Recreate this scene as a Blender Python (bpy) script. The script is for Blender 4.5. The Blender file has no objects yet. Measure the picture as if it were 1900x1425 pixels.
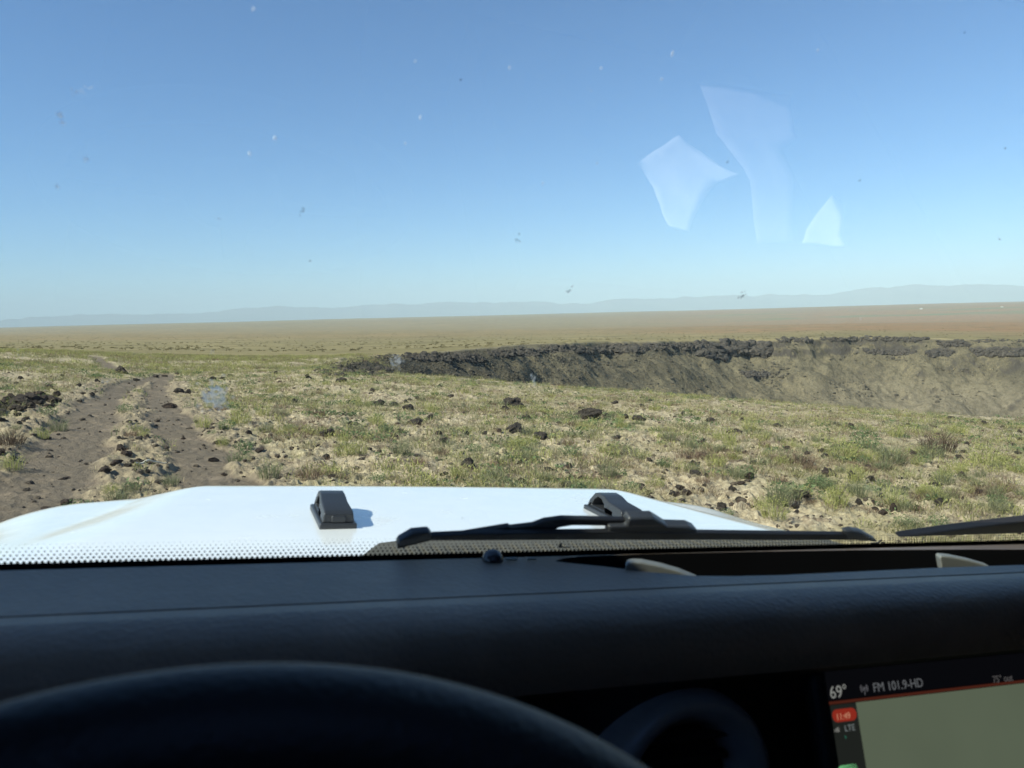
import bpy, bmesh, math
import numpy as np
from mathutils import Matrix, Vector

rng = np.random.default_rng(11)
D = bpy.data
scene = bpy.context.scene
COL = scene.collection

# ------------------------------------------------------------------ camera, light, sky
# f, principal point and the two vanishing points (vehicle axes) measured in the photograph
FPX = 1435.0
CPX = np.array([950.0, 712.5])
CAM_H = 1.5                       # metres above the ground
SUN_AZ, SUN_EL = math.radians(-122), math.radians(41)


def pdir(x, y):
    v = np.array([x - CPX[0], y - CPX[1], FPX])
    return v / np.linalg.norm(v)


n_ = np.cross(pdir(0, 607), pdir(1900, 559))
n_ /= np.linalg.norm(n_)
if n_[1] > 0:
    n_ = -n_
WY = np.array([0, 0, 1.0]) - n_[2] * n_
WY /= np.linalg.norm(WY)
RW = np.stack([np.cross(WY, n_), WY, n_])            # camera (x right, y down, z forward) -> world

FV = pdir(420, 610)
vx_ = 950 + (FPX ** 2 + (610 - CPX[1]) * (935 - CPX[1])) / (CPX[0] - 420)
RV_ = pdir(vx_, 935)
UV_ = np.cross(RV_, FV)
if UV_[1] > 0:
    UV_ = -UV_
RV = np.stack([RV_, FV, UV_])                        # camera -> vehicle axes
RVW = RW @ RV.T                                      # vehicle -> world
CAM = np.array([0.0, 0.0, CAM_H])

cam_d = D.cameras.new('camera')
cam = D.objects.new('camera', cam_d)
COL.objects.link(cam)
cam_d.sensor_width = 36.0
cam_d.lens = 36.0 * FPX / 1900.0
cam_d.clip_start = 0.02
cam_d.clip_end = 60000
m3 = RW @ np.diag([1.0, -1.0, -1.0])
cam.matrix_world = Matrix.Translation(CAM) @ Matrix(m3.tolist()).to_4x4()
cam_d.dof.use_dof = True
cam_d.dof.focus_distance = 40.0
cam_d.dof.aperture_fstop = 13.0
scene.camera = cam

world = D.worlds.new('World')
scene.world = world
world.use_nodes = True
wn = world.node_tree
sky = wn.nodes.new('ShaderNodeTexSky')
sky.sky_type = 'NISHITA'
sky.sun_disc = False
sky.sun_elevation = SUN_EL
sky.sun_rotation = SUN_AZ
sky.altitude = 900
sky.air_density = 1.0
sky.dust_density = 0.1
sky.ozone_density = 10.0
bg = wn.nodes['Background']
bg.inputs['Strength'].default_value = 0.090
wn.links.new(sky.outputs[0], bg.inputs['Color'])

sun_d = D.lights.new('sun', 'SUN')
sun_d.energy = 4.4
sun_d.angle = math.radians(0.53)
sun_d.color = (1.0, 0.94, 0.85)
sun = D.objects.new('sun', sun_d)
COL.objects.link(sun)
sd = Vector((math.sin(SUN_AZ) * math.cos(SUN_EL), math.cos(SUN_AZ) * math.cos(SUN_EL), math.sin(SUN_EL)))
sun.rotation_euler = sd.to_track_quat('Z', 'Y').to_euler()

scene.view_settings.view_transform = 'Standard'
scene.view_settings.look = 'None'
scene.view_settings.exposure = 0.98
scene.view_settings.gamma = 1.0
scene.render.engine = 'CYCLES'
scene.cycles.use_denoising = True
scene.cycles.max_bounces = 6
scene.cycles.transparent_max_bounces = 24
scene.cycles.volume_bounces = 0

# ------------------------------------------------------------------ noise helpers


def _hash(ix, iy, seed):
    h = (ix.astype(np.int64) * 374761393 + iy.astype(np.int64) * 668265263 + seed * 974711) & 0xffffffff
    h = ((h ^ (h >> 13)) * 1274126177) & 0xffffffff
    return ((h ^ (h >> 16)) & 0xffff) / 65535.0


def vnoise(x, y, seed=0):
    ix = np.floor(x)
    iy = np.floor(y)
    fx = x - ix
    fy = y - iy
    fx = fx * fx * fx * (fx * (fx * 6 - 15) + 10)
    fy = fy * fy * fy * (fy * (fy * 6 - 15) + 10)
    a = _hash(ix, iy, seed)
    b = _hash(ix + 1, iy, seed)
    c = _hash(ix, iy + 1, seed)
    d = _hash(ix + 1, iy + 1, seed)
    return (a + (b - a) * fx) * (1 - fy) + (c + (d - c) * fx) * fy


def fbm(x, y, octs=4, seed=0, gain=0.5):
    s = 0.0
    amp = 1.0
    tot = 0.0
    for k in range(octs):
        s = s + amp * (vnoise(x * 2 ** k + 17.3 * k, y * 2 ** k - 9.1 * k, seed + k) - 0.5)
        tot += amp
        amp *= gain
    return s / tot * 2


def sstep(a, b, x):
    t = np.clip((x - a) / (b - a), 0, 1)
    return t * t * (3 - 2 * t)

# ------------------------------------------------------------------ terrain as one height function


def wray(px, py):
    return RW @ pdir(px, py)


def az_of(px, py=650):
    w = wray(px, py)
    return math.atan2(w[0], w[1])


def drop_of(px, py, r):
    w = wray(px, py)
    return -w[2] / math.hypot(w[0], w[1]) * r


CTRL = []
for px, lst in {
    0: [(690, 26), (652, 60), (647, 110), (643, 200), (636, 380), (625, 900), (615, 2500), (608.4, 5200)],
    250: [(737, 21), (703, 32), (676, 48), (660, 72), (648, 150), (638, 300), (624, 800), (609, 2500), (601.7, 5200)],
    600: [(691, 34), (668, 62), (650, 150), (638, 300), (620, 800), (603, 2500), (592.6, 5200)],
    950: [(712, 34), (640, 140), (631, 260), (617, 700), (600, 2200), (584.2, 5200)],
    1200: [(728, 34), (632, 210), (623, 400), (609, 900), (593, 2500), (578, 5200)],
    1400: [(745, 33), (629, 250), (620, 420), (605, 900), (588, 2500), (573, 5200)],
    1600: [(760, 32), (624, 265), (614, 430), (600, 900), (583, 2500), (567, 5200)],
    1900: [(779, 31), (632, 270), (618, 430), (600, 900), (578, 2500), (560, 5200)],
}.items():
    for y, r in lst:
        CTRL.append((az_of(px), math.log(r), math.log(max(drop_of(px, y, r), 0.5))))
for azd in (-40, -25, -12, 0, 12, 25, 38):
    a = math.radians(azd)
    for r in (1.5, 3, 6, 10, 16):
        CTRL.append((a, math.log(r), math.log(CAM_H + 0.85 * r * (0.099 * math.sin(a) + 0.046 * math.cos(a)))))
CTRL = np.array(CTRL)
K_AZ = 2.2


def _phi(r2):
    return np.sqrt(r2 + 0.05)


P_ = np.stack([CTRL[:, 0] * K_AZ, CTRL[:, 1]], 1)
A_ = _phi(((P_[:, None] - P_[None]) ** 2).sum(-1)) + 0.02 * np.eye(len(P_)) * -1
Q_ = np.concatenate([np.ones((len(P_), 1)), P_], 1)
M_ = np.block([[A_, Q_], [Q_.T, np.zeros((3, 3))]])
SOL = np.linalg.solve(M_, np.concatenate([CTRL[:, 2], np.zeros(3)]))


def base_drop(x, y):
    r = np.hypot(x, y)
    a = np.arctan2(x, y)
    a = np.clip(a, -0.75, 0.72) * K_AZ
    v = np.log(np.clip(r, 1.0, 5400))
    out = SOL[-3] + SOL[-2] * a + SOL[-1] * v
    for k in range(len(P_)):
        out = out + SOL[k] * _phi((a - P_[k, 0]) ** 2 + (v - P_[k, 1]) ** 2)
    return np.exp(out)


# crater rim, near side then far side (azimuth, distance)
RIM = [(az_of(px), r) for px, r in ((588, 43), (602, 37), (700, 34), (950, 34), (1200, 34), (1400, 33), (1600, 32), (1900, 31))]
RIM += [(math.radians(a), r) for a, r in ((45, 32), (60, 40), (75, 80), (72, 140), (58, 220), (47, 260))]
FAR0 = len(RIM)
RIM += [(az_of(px), r) for px, r in ((1900, 270), (1750, 268), (1600, 262), (1500, 256), (1400, 246), (1300, 232), (1200, 212),
                                     (1100, 188), (1000, 158), (900, 128), (820, 106), (750, 88), (690, 72), (640, 59), (605, 50))]
RIMXY = np.array([(r * math.sin(a), r * math.cos(a)) for a, r in RIM])


def smooth_closed(p, n=2):
    for _ in range(n):
        q = np.roll(p, -1, 0)
        p = np.stack([0.75 * p + 0.25 * q, 0.25 * p + 0.75 * q], 1).reshape(-1, 2)
    return p


RIMS = smooth_closed(RIMXY, 2)


def rim_dist(x, y):
    """positive inside the crater"""
    shp = x.shape
    x = x.ravel()
    y = y.ravel()
    best = np.full(x.shape, 1e9)
    inside = np.zeros(x.shape, bool)
    p = RIMS
    q = np.roll(p, -1, 0)
    for (ax, ay), (bx, by) in zip(p, q):
        dx, dy = bx - ax, by - ay
        t = np.clip(((x - ax) * dx + (y - ay) * dy) / (dx * dx + dy * dy + 1e-12), 0, 1)
        best = np.minimum(best, (x - ax - t * dx) ** 2 + (y - ay - t * dy) ** 2)
        c = (ay > y) != (by > y)
        if abs(dy) > 1e-9:
            inside ^= c & (x < (by and 0 or 0) + ax + (y - ay) * dx / dy)
    d = np.sqrt(best)
    return np.where(inside, d, -d).reshape(shp)


# wheel ruts of the track (photo pixel of the centre of each rut)
LEFT_RUT = [(-120, 1060), (0, 985), (55, 925), (95, 880), (128, 828), (155, 785), (188, 748), (222, 722), (262, 707), (300, 699), (315, 694)]
RIGHT_RUT = [(520, 1060), (440, 950), (395, 885), (358, 830), (322, 780), (300, 750), (290, 727), (297, 710), (315, 697)]
FAR_TRACK = [(300, 696), (262, 694), (232, 690), (210, 684), (196, 676), (186, 668), (176, 662)]


def ground_hit(px, py):
    w = wray(px, py)
    lo, hi = 1.0, 6000.0
    rr = np.exp(np.linspace(math.log(1.5), math.log(4000), 900))
    h = math.hypot(w[0], w[1])
    x = w[0] / h * rr
    y = w[1] / h * rr
    zz = CAM_H + w[2] / h * rr
    g = gz(x, y) if GRID else terrain_z(x, y, False)
    k = np.argmax(zz < g)
    if k == 0:
        k = len(rr) - 1
    return np.array([x[k], y[k], g[k]])


RUTS = []
GRID = {}


def seg_dist(x, y, poly):
    best = np.full(x.shape, 1e9)
    for (ax, ay), (bx, by) in zip(poly[:-1], poly[1:]):
        dx, dy = bx - ax, by - ay
        t = np.clip(((x - ax) * dx + (y - ay) * dy) / (dx * dx + dy * dy + 1e-12), 0, 1)
        best = np.minimum(best, (x - ax - t * dx) ** 2 + (y - ay - t * dy) ** 2)
    return np.sqrt(best)


def track_mask(x, y):
    m = np.zeros(x.shape)
    ok = np.hypot(x, y) < 90
    if not RUTS or not ok.any():
        return m
    xs, ys = x[ok], y[ok]
    wob = fbm(xs * 1.7, ys * 1.7, 3, 77) * 0.22
    mm = np.zeros(xs.shape)
    for poly, w in RUTS:
        mm = np.maximum(mm, 1 - sstep(w * 0.75, w * 1.25, seg_dist(xs, ys, poly) + wob))
    m[ok] = mm
    return m


def corridor(x, y):
    d = np.full(x.shape, 99.0)
    ok = np.hypot(x, y) < 30
    for poly, w in RUTS[:2]:
        d[ok] = np.minimum(d[ok], seg_dist(x[ok], y[ok], poly))
    return d


def rim_sides(x, y):
    r = np.hypot(x, y)
    az = np.arctan2(x, y)
    # how much the nearest rim is the far one
    mid = np.interp(az, [az_of(560), az_of(620), az_of(700), az_of(900), az_of(1200), 0.6, 1.0], [44, 46, 52, 75, 110, 140, 100])
    return sstep(0.85, 1.1, r / mid)


def terrain_z(x, y, fine=True, parts=False):
    x = np.asarray(x, float)
    y = np.asarray(y, float)
    r = np.hypot(x, y)
    az = np.arctan2(x, y)
    z = CAM_H - base_drop(x, y)
    # rolling relief that grows with distance
    z = z + fbm(x * 0.11, y * 0.11, 3, 3) * 0.14 * sstep(3, 20, r) * (1 - sstep(45, 90, r))
    z = z + fbm(x * 0.012, y * 0.012, 3, 5) * 0.9 * sstep(60, 300, r)
    z = z + fbm(x * 0.0011, y * 0.0011, 3, 8) * 3.0 * sstep(900, 3500, r) - 90 * sstep(5600, 9500, r)
    wob = fbm(x * 0.16, y * 0.16, 3, 21) * np.clip(r * 0.016, 0.3, 3.2) + fbm(x * 0.045, y * 0.045, 2, 25) * np.clip(r * 0.02, 0.2, 4.0)
    d = np.full(x.shape, -1e3)
    sel = (r > 25) & (r < 330) & (np.abs(az) < 1.45)
    if sel.any():
        d[sel] = rim_dist(x[sel], y[sel])
    far = rim_sides(x, y)
    dd = d + wob * far
    di = np.clip(dd, 0, None)
    cl = np.clip(r * 0.010, 0.2, 2.6) * np.clip(0.75 + 1.1 * fbm(x * 0.035 + 3, y * 0.035, 2, 31), 0.12, 1.6)
    cliff = cl * (0.6 * sstep(0, 0.9 + 0.004 * r, di) + 0.4 * sstep(2.5, 3.6 + 0.004 * r, di + 0.6 * fbm(x * 0.3, y * 0.3, 2, 41)))
    talus = 0.60 * np.clip(di - 1.0, 0, None)
    gul = fbm(x * 0.06, y * 0.06, 3, 35) * 1.6 * sstep(2, 14, di)
    depth_far = cliff + talus - gul + fbm(x * 0.5, y * 0.5, 3, 36) * 0.35 * sstep(1, 5, di)
    depth_far = depth_far + (0.24 * fbm(x * 1.5, y * 1.5, 3, 38, 0.6) * sstep(1, 5, di) if fine else 0)
    depth_near = 0.55 * di * di / (di + 5.0)
    depth = np.where(dd > 0, depth_near * (1 - far) + depth_far * far, 0)
    depth = 90 * np.tanh(depth / 90)
    z = z - depth
    # raised crusty lip along the far rim
    z = z + far * np.exp(-(np.clip(-dd, 0, None) / 4.0) ** 2) * 0.3 * sstep(-12, 0, dd) * np.where(dd < 0, 1, 0) * fbm(x * 0.2, y * 0.2, 2, 44)
    tm = track_mask(x, y)
    z = z - 0.045 * tm * (1 + 0.4 * fbm(x * 0.9, y * 0.9, 2, 71))
    if fine:
        nr = 1 - sstep(40, 80, r)
        rough = (1 - 0.72 * tm)
        z = z + nr * rough * (0.035 * fbm(x * 1.3, y * 1.3, 3, 50) + 0.075 * (0.4 - np.abs(fbm(x * 4.5, y * 4.5, 3, 55, 0.6))) + 0.045 * fbm(x * 13, y * 13, 3, 57, 0.65))
        cl_ = np.clip(fbm(x * 8, y * 8, 2, 61) - 0.12, 0, 1)
        z = z + nr * (0.085 - 0.05 * tm) * cl_ * sstep(-0.1, 0.35, fbm(x * 0.8, y * 0.8, 2, 63))
    if parts:
        return z, tm, dd, far
    return z


RUTS_tmp = []
for poly, w in ((LEFT_RUT, 0.38), (RIGHT_RUT, 0.33), (FAR_TRACK, 0.42)):
    RUTS_tmp.append(([tuple(ground_hit(px, py)[:2]) for px, py in poly], w))
RUTS = RUTS_tmp

# ------------------------------------------------------------------ material helpers


class NT:
    def __init__(self, name):
        self.m = D.materials.new(name)
        self.m.use_nodes = True
        self.t = self.m.node_tree
        self.t.nodes.clear()
        self.out = self.t.nodes.new('ShaderNodeOutputMaterial')

    def n(self, typ, ins=None, **props):
        nd = self.t.nodes.new('ShaderNode' + typ)
        for k, v in props.items():
            setattr(nd, k, v)
        for k, v in (ins or {}).items():
            self.set(nd.inputs[k], v)
        return nd

    def set(self, sock, v):
        if hasattr(v, 'is_linked') or isinstance(v, bpy.types.NodeSocket):
            self.t.links.new(v, sock)
        elif isinstance(v, bpy.types.Node):
            self.t.links.new(v.outputs[0], sock)
        else:
            if isinstance(v, (tuple, list)) and len(v) == 3 and sock.type == 'RGBA':
                v = (*v, 1)
            sock.default_value = v

    def math(self, op, a, b=0.0, c=0.0):
        nd = self.n('Math', operation=op)
        self.set(nd.inputs[0], a)
        self.set(nd.inputs[1], b)
        if op in ('MULTIPLY_ADD', 'SMOOTH_MIN', 'SMOOTH_MAX'):
            self.set(nd.inputs[2], c)
        return nd.outputs[0]

    def mix(self, f, a, b):
        nd = self.n('Mix', data_type='RGBA')
        self.set(nd.inputs[0], f)
        self.set(nd.inputs[6], a)
        self.set(nd.inputs[7], b)
        return nd.outputs[2]

    def noise(self, vec, scale, detail=4, rough=0.55, dist=0.0):
        return self.n('TexNoise', {'Vector': vec, 'Scale': scale, 'Detail': detail, 'Roughness': rough, 'Distortion': dist}).outputs[0]

    def ramp(self, f, stops):
        nd = self.n('ValToRGB', {'Fac': f})
        cr = nd.color_ramp
        while len(cr.elements) < len(stops):
            cr.elements.new(0.5)
        for e, (p, c) in zip(cr.elements, stops):
            e.position = p
            e.color = (*c, 1) if len(c) == 3 else c
        return nd.outputs[0]

    def sm(self, f, lo, hi):
        nd = self.n('MapRange', {'Value': f, 'From Min': lo, 'From Max': hi}, interpolation_type='SMOOTHSTEP')
        return nd.outputs[0]

    def attr(self, name):
        return self.n('Attribute', attribute_name=name)

    def finish(self, bsdf):
        self.t.links.new(bsdf.outputs[0] if isinstance(bsdf, bpy.types.Node) else bsdf, self.out.inputs['Surface'])
        return self.m

    def pbr(self, color, rough=0.5, spec=0.5, normal=None, **kw):
        ins = {'Base Color': color, 'Roughness': rough, 'Specular IOR Level': spec}
        if normal is not None:
            ins['Normal'] = normal
        ins.update(kw)
        return self.n('BsdfPrincipled', ins)

    def bump(self, h, strength=0.5, dist=0.02):
        return self.n('Bump', {'Height': h, 'Strength': strength, 'Distance': dist}).outputs[0]


def simple(name, color, rough=0.5, spec=0.5, bump=None, metallic=0.0, var=0.0):
    t = NT(name)
    nrm = None
    co = t.n('TexCoord').outputs['Object']
    if bump:
        sc_, st, ds = bump
        nrm = t.bump(t.noise(co, sc_, 3, 0.6), st, ds)
    c = color
    if var:
        f = t.noise(co, 14, 4, 0.6)
        c = t.mix(f, tuple(v * (1 - var) for v in color), tuple(v * (1 + var) for v in color))
    return t.finish(t.pbr(c, rough, spec, nrm, Metallic=metallic))


def ground_material():
    t = NT('dry_ground')
    pos = t.n('NewGeometry').outputs['Position']
    flat = t.n('VectorMath', {0: pos, 1: (1, 1, 0.35)}, operation='MULTIPLY').outputs[0]
    track = t.attr('track').outputs['Fac']
    crown = t.attr('crown').outputs['Fac']
    wall = t.attr('wall').outputs['Fac']
    cliff = t.attr('cliff').outputs['Fac']
    plain = t.attr('plain').outputs['Fac']
    red = t.attr('red').outputs['Fac']
    n_big = t.noise(flat, 0.35, 4, 0.6)
    n_mid = t.noise(flat, 2.2, 6, 0.65)
    n_fine = t.noise(flat, 14, 6, 0.7)
    n_grit = t.noise(flat, 70, 4, 0.7)
    sand = t.mix(t.sm(n_fine, 0.35, 0.68), (0.335, 0.268, 0.172), (0.59, 0.488, 0.325))
    sand = t.mix(t.sm(n_grit, 0.55, 0.75), sand, (0.21, 0.155, 0.095))
    soil = t.mix(n_fine, (0.12, 0.09, 0.064), (0.25, 0.19, 0.13))
    near = t.mix(t.sm(n_mid, 0.50, 0.64), sand, soil)
    olive = t.mix(n_fine, (0.15, 0.15, 0.055), (0.30, 0.27, 0.11))
    near = t.mix(t.math('MULTIPLY', t.sm(n_big, 0.42, 0.6), 0.35), near, olive)
    cr_c = t.mix(t.sm(n_fine, 0.35, 0.7), (0.21, 0.165, 0.115), (0.40, 0.32, 0.205))
    near = t.mix(t.math('MULTIPLY', crown, 0.85), near, cr_c)
    dirt = t.mix(n_fine, (0.132, 0.103, 0.073), (0.215, 0.172, 0.123))
    dirt = t.mix(t.sm(n_mid, 0.5, 0.7), dirt, (0.26, 0.20, 0.14))
    # plain beyond the crater
    st = t.n('VectorMath', {0: pos, 1: (0.010, 0.022, 0.02)}, operation='MULTIPLY').outputs[0]
    st2 = t.n('VectorMath', {0: pos, 1: (0.0016, 0.0042, 0.0)}, operation='MULTIPLY').outputs[0]
    f1 = t.noise(st, 1.0, 6, 0.65)
    f2 = t.noise(st2, 1.0, 5, 0.6)
    f3 = t.noise(flat, 0.55, 5, 0.7)
    pl = t.mix(t.sm(f1, 0.35, 0.65), (0.205, 0.168, 0.076), (0.285, 0.228, 0.112))
    pl = t.mix(t.sm(f3, 0.5, 0.75), pl, (0.115, 0.10, 0.045))
    f4 = t.noise(t.n('VectorMath', {0: pos, 1: (0.05, 0.05, 0.0)}, operation='MULTIPLY').outputs[0], 1.0, 5, 0.75)
    rd = t.mix(t.sm(f2, 0.35, 0.65), (0.285, 0.165, 0.082), (0.245, 0.178, 0.092))
    pl = t.mix(red, pl, rd)
    pl = t.mix(t.math('MULTIPLY', t.sm(f4, 0.47, 0.64), 0.6), pl, (0.12, 0.098, 0.05))
    gr = t.math('MULTIPLY', t.attr('field').outputs['Fac'], t.sm(f2, 0.50, 0.60))
    pl = t.mix(gr, pl, (0.155, 0.175, 0.08))
    near = t.mix(plain, near, pl)
    near = t.mix(track, near, dirt)
    # crater wall
    w1 = t.noise(flat, 0.11, 5, 0.65)
    w2 = t.noise(flat, 0.9, 6, 0.72)
    wl = t.mix(t.sm(w1, 0.36, 0.66), (0.135, 0.114, 0.072), (0.22, 0.184, 0.112))
    w3 = t.noise(flat, 3.5, 4, 0.75)
    wl = t.mix(t.math('MULTIPLY', t.sm(w3, 0.5, 0.62), 0.6), wl, (0.085, 0.072, 0.05))
    wl = t.mix(t.math('MULTIPLY', t.sm(w3, 0.46, 0.36), 0.6), wl, (0.30, 0.25, 0.15))
    wl = t.mix(t.sm(w2, 0.52, 0.70), wl, (0.075, 0.064, 0.045))
    wl = t.mix(t.sm(w2, 0.42, 0.28), wl, (0.27, 0.22, 0.125))
    dark = t.attr('dark').outputs['Fac']
    wl = t.mix(t.math('MULTIPLY', dark, 0.42), wl, t.mix(w2, (0.045, 0.04, 0.034), (0.10, 0.088, 0.062)))
    wl = t.mix(t.math('MULTIPLY', t.attr('pale').outputs['Fac'], 0.6), wl, t.mix(t.sm(w2, 0.35, 0.6), (0.31, 0.258, 0.178), (0.20, 0.168, 0.112)))
    near = t.mix(wall, near, wl)
    rk = t.mix(w2, (0.04, 0.036, 0.032), (0.13, 0.11, 0.085))
    near = t.mix(t.math('MULTIPLY', cliff, t.sm(w2, 0.30, 0.46)), near, rk)
    h = t.math('ADD', t.math('MULTIPLY', n_fine, 1.0), t.math('MULTIPLY', n_grit, 0.35))
    nrm = t.bump(h, 0.75, 0.05)
    h2 = t.bump(t.noise(flat, 1.2, 6, 0.75), 0.8, 0.9)
    mixn = t.n('Mix', data_type='VECTOR')
    t.set(mixn.inputs[0], wall)
    t.set(mixn.inputs[4], nrm)
    t.set(mixn.inputs[5], h2)
    return t.finish(t.pbr(near, 0.95, 0.15, mixn.outputs[1]))


def veg_material():
    t = NT('plant_leaf')
    c = t.attr('col').outputs['Color']
    df = t.n('BsdfDiffuse', {'Color': c})
    tr = t.n('BsdfTranslucent', {'Color': c})
    mx = t.n('MixShader', {0: 0.3})
    t.t.links.new(df.outputs[0], mx.inputs[1])
    t.t.links.new(tr.outputs[0], mx.inputs[2])
    return t.finish(mx)


def rock_material(name, a, b, tan=None):
    t = NT(name)
    co = t.n('TexCoord').outputs['Object']
    rnd = t.n('ObjectInfo').outputs['Random']
    v = t.n('VectorMath', {0: co, 1: t.n('CombineXYZ', {0: rnd, 1: rnd, 2: 0.0}).outputs[0]}, operation='ADD').outputs[0]
    f = t.noise(v, 2.2, 6, 0.7)
    g = t.noise(v, 9, 5, 0.7)
    c = t.mix(t.sm(f, 0.35, 0.65), a, b)
    if tan:
        c = t.mix(t.sm(g, 0.58, 0.72), c, tan)
    nrm = t.bump(t.math('ADD', g, t.noise(v, 28, 3, 0.7)), 0.9, 0.12)
    return t.finish(t.pbr(c, 0.9, 0.25, nrm))


M_GROUND = ground_material()
M_VEG = veg_material()
M_ROCK = rock_material('basalt', (0.054, 0.045, 0.038), (0.145, 0.116, 0.09), (0.24, 0.19, 0.135))
M_ROCKR = rock_material('brown_rock', (0.075, 0.053, 0.042), (0.15, 0.108, 0.08), (0.22, 0.165, 0.115))
M_CLOD = rock_material('earth_clod', (0.075, 0.058, 0.045), (0.145, 0.11, 0.082), (0.21, 0.165, 0.12))
M_CLIFF = rock_material('cliff_basalt', (0.045, 0.041, 0.036), (0.12, 0.10, 0.078), (0.22, 0.18, 0.115))

# ------------------------------------------------------------------ object helpers


def tag(o, label=None, cat=None, group=None, kind=None):
    if label:
        o['label'] = label
    if cat:
        o['category'] = cat
    if group:
        o['group'] = group
    if kind:
        o['kind'] = kind
    return o


def mesh_np(name, v, faces, mat=None, smooth=False, attrs=None, uv=None):
    """faces: (n,k) int array or a list of such arrays"""
    if not isinstance(faces, list):
        faces = [faces]
    me = D.meshes.new(name)
    v = np.asarray(v, np.float32)
    me.vertices.add(len(v))
    me.vertices.foreach_set('co', v.ravel())
    idx = np.concatenate([f.ravel() for f in faces]).astype(np.int32)
    cnt = np.concatenate([np.full(len(f), f.shape[1]) for f in faces]).astype(np.int32)
    me.loops.add(len(idx))
    me.loops.foreach_set('vertex_index', idx)
    me.polygons.add(len(cnt))
    st = np.concatenate([[0], np.cumsum(cnt)[:-1]]).astype(np.int32)
    me.polygons.foreach_set('loop_start', st)
    me.polygons.foreach_set('loop_total', cnt)
    me.polygons.foreach_set('use_smooth', np.full(len(cnt), bool(smooth)))
    me.update(calc_edges=True)
    me.validate()
    for k, a in (attrs or {}).items():
        a = np.asarray(a, np.float32)
        if a.ndim == 1:
            at = me.attributes.new(k, 'FLOAT', 'POINT')
            at.data.foreach_set('value', a)
        else:
            at = me.attributes.new(k, 'FLOAT_COLOR', 'POINT')
            at.data.foreach_set('color', a.ravel())
    if uv is not None:
        l = me.uv_layers.new(name='UVMap')
        l.data.foreach_set('uv', np.asarray(uv, np.float32)[idx].ravel())
    if mat:
        me.materials.append(mat)
    return me


def link(name, me, parent=None):
    o = D.objects.new(name, me)
    COL.objects.link(o)
    if parent:
        o.parent = parent
    return o


# ------------------------------------------------------------------ ground sheet
GRID = {}


def gz(x, y):
    """height of the built ground sheet, looked up in its own grid"""
    x = np.asarray(x, float)
    y = np.asarray(y, float)
    Z = GRID['Z']
    i = np.clip(np.interp(np.hypot(x, y), GRID['r'], np.arange(len(GRID['r']))), 0, Z.shape[0] - 1.001)
    j = np.clip((np.arctan2(x, y) - GRID['a0']) / GRID['da'], 0, Z.shape[1] - 1.001)
    i0 = i.astype(int)
    j0 = j.astype(int)
    fi, fj = i - i0, j - j0
    return (Z[i0, j0] * (1 - fj) + Z[i0, j0 + 1] * fj) * (1 - fi) + (Z[i0 + 1, j0] * (1 - fj) + Z[i0 + 1, j0 + 1] * fj) * fi


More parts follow.
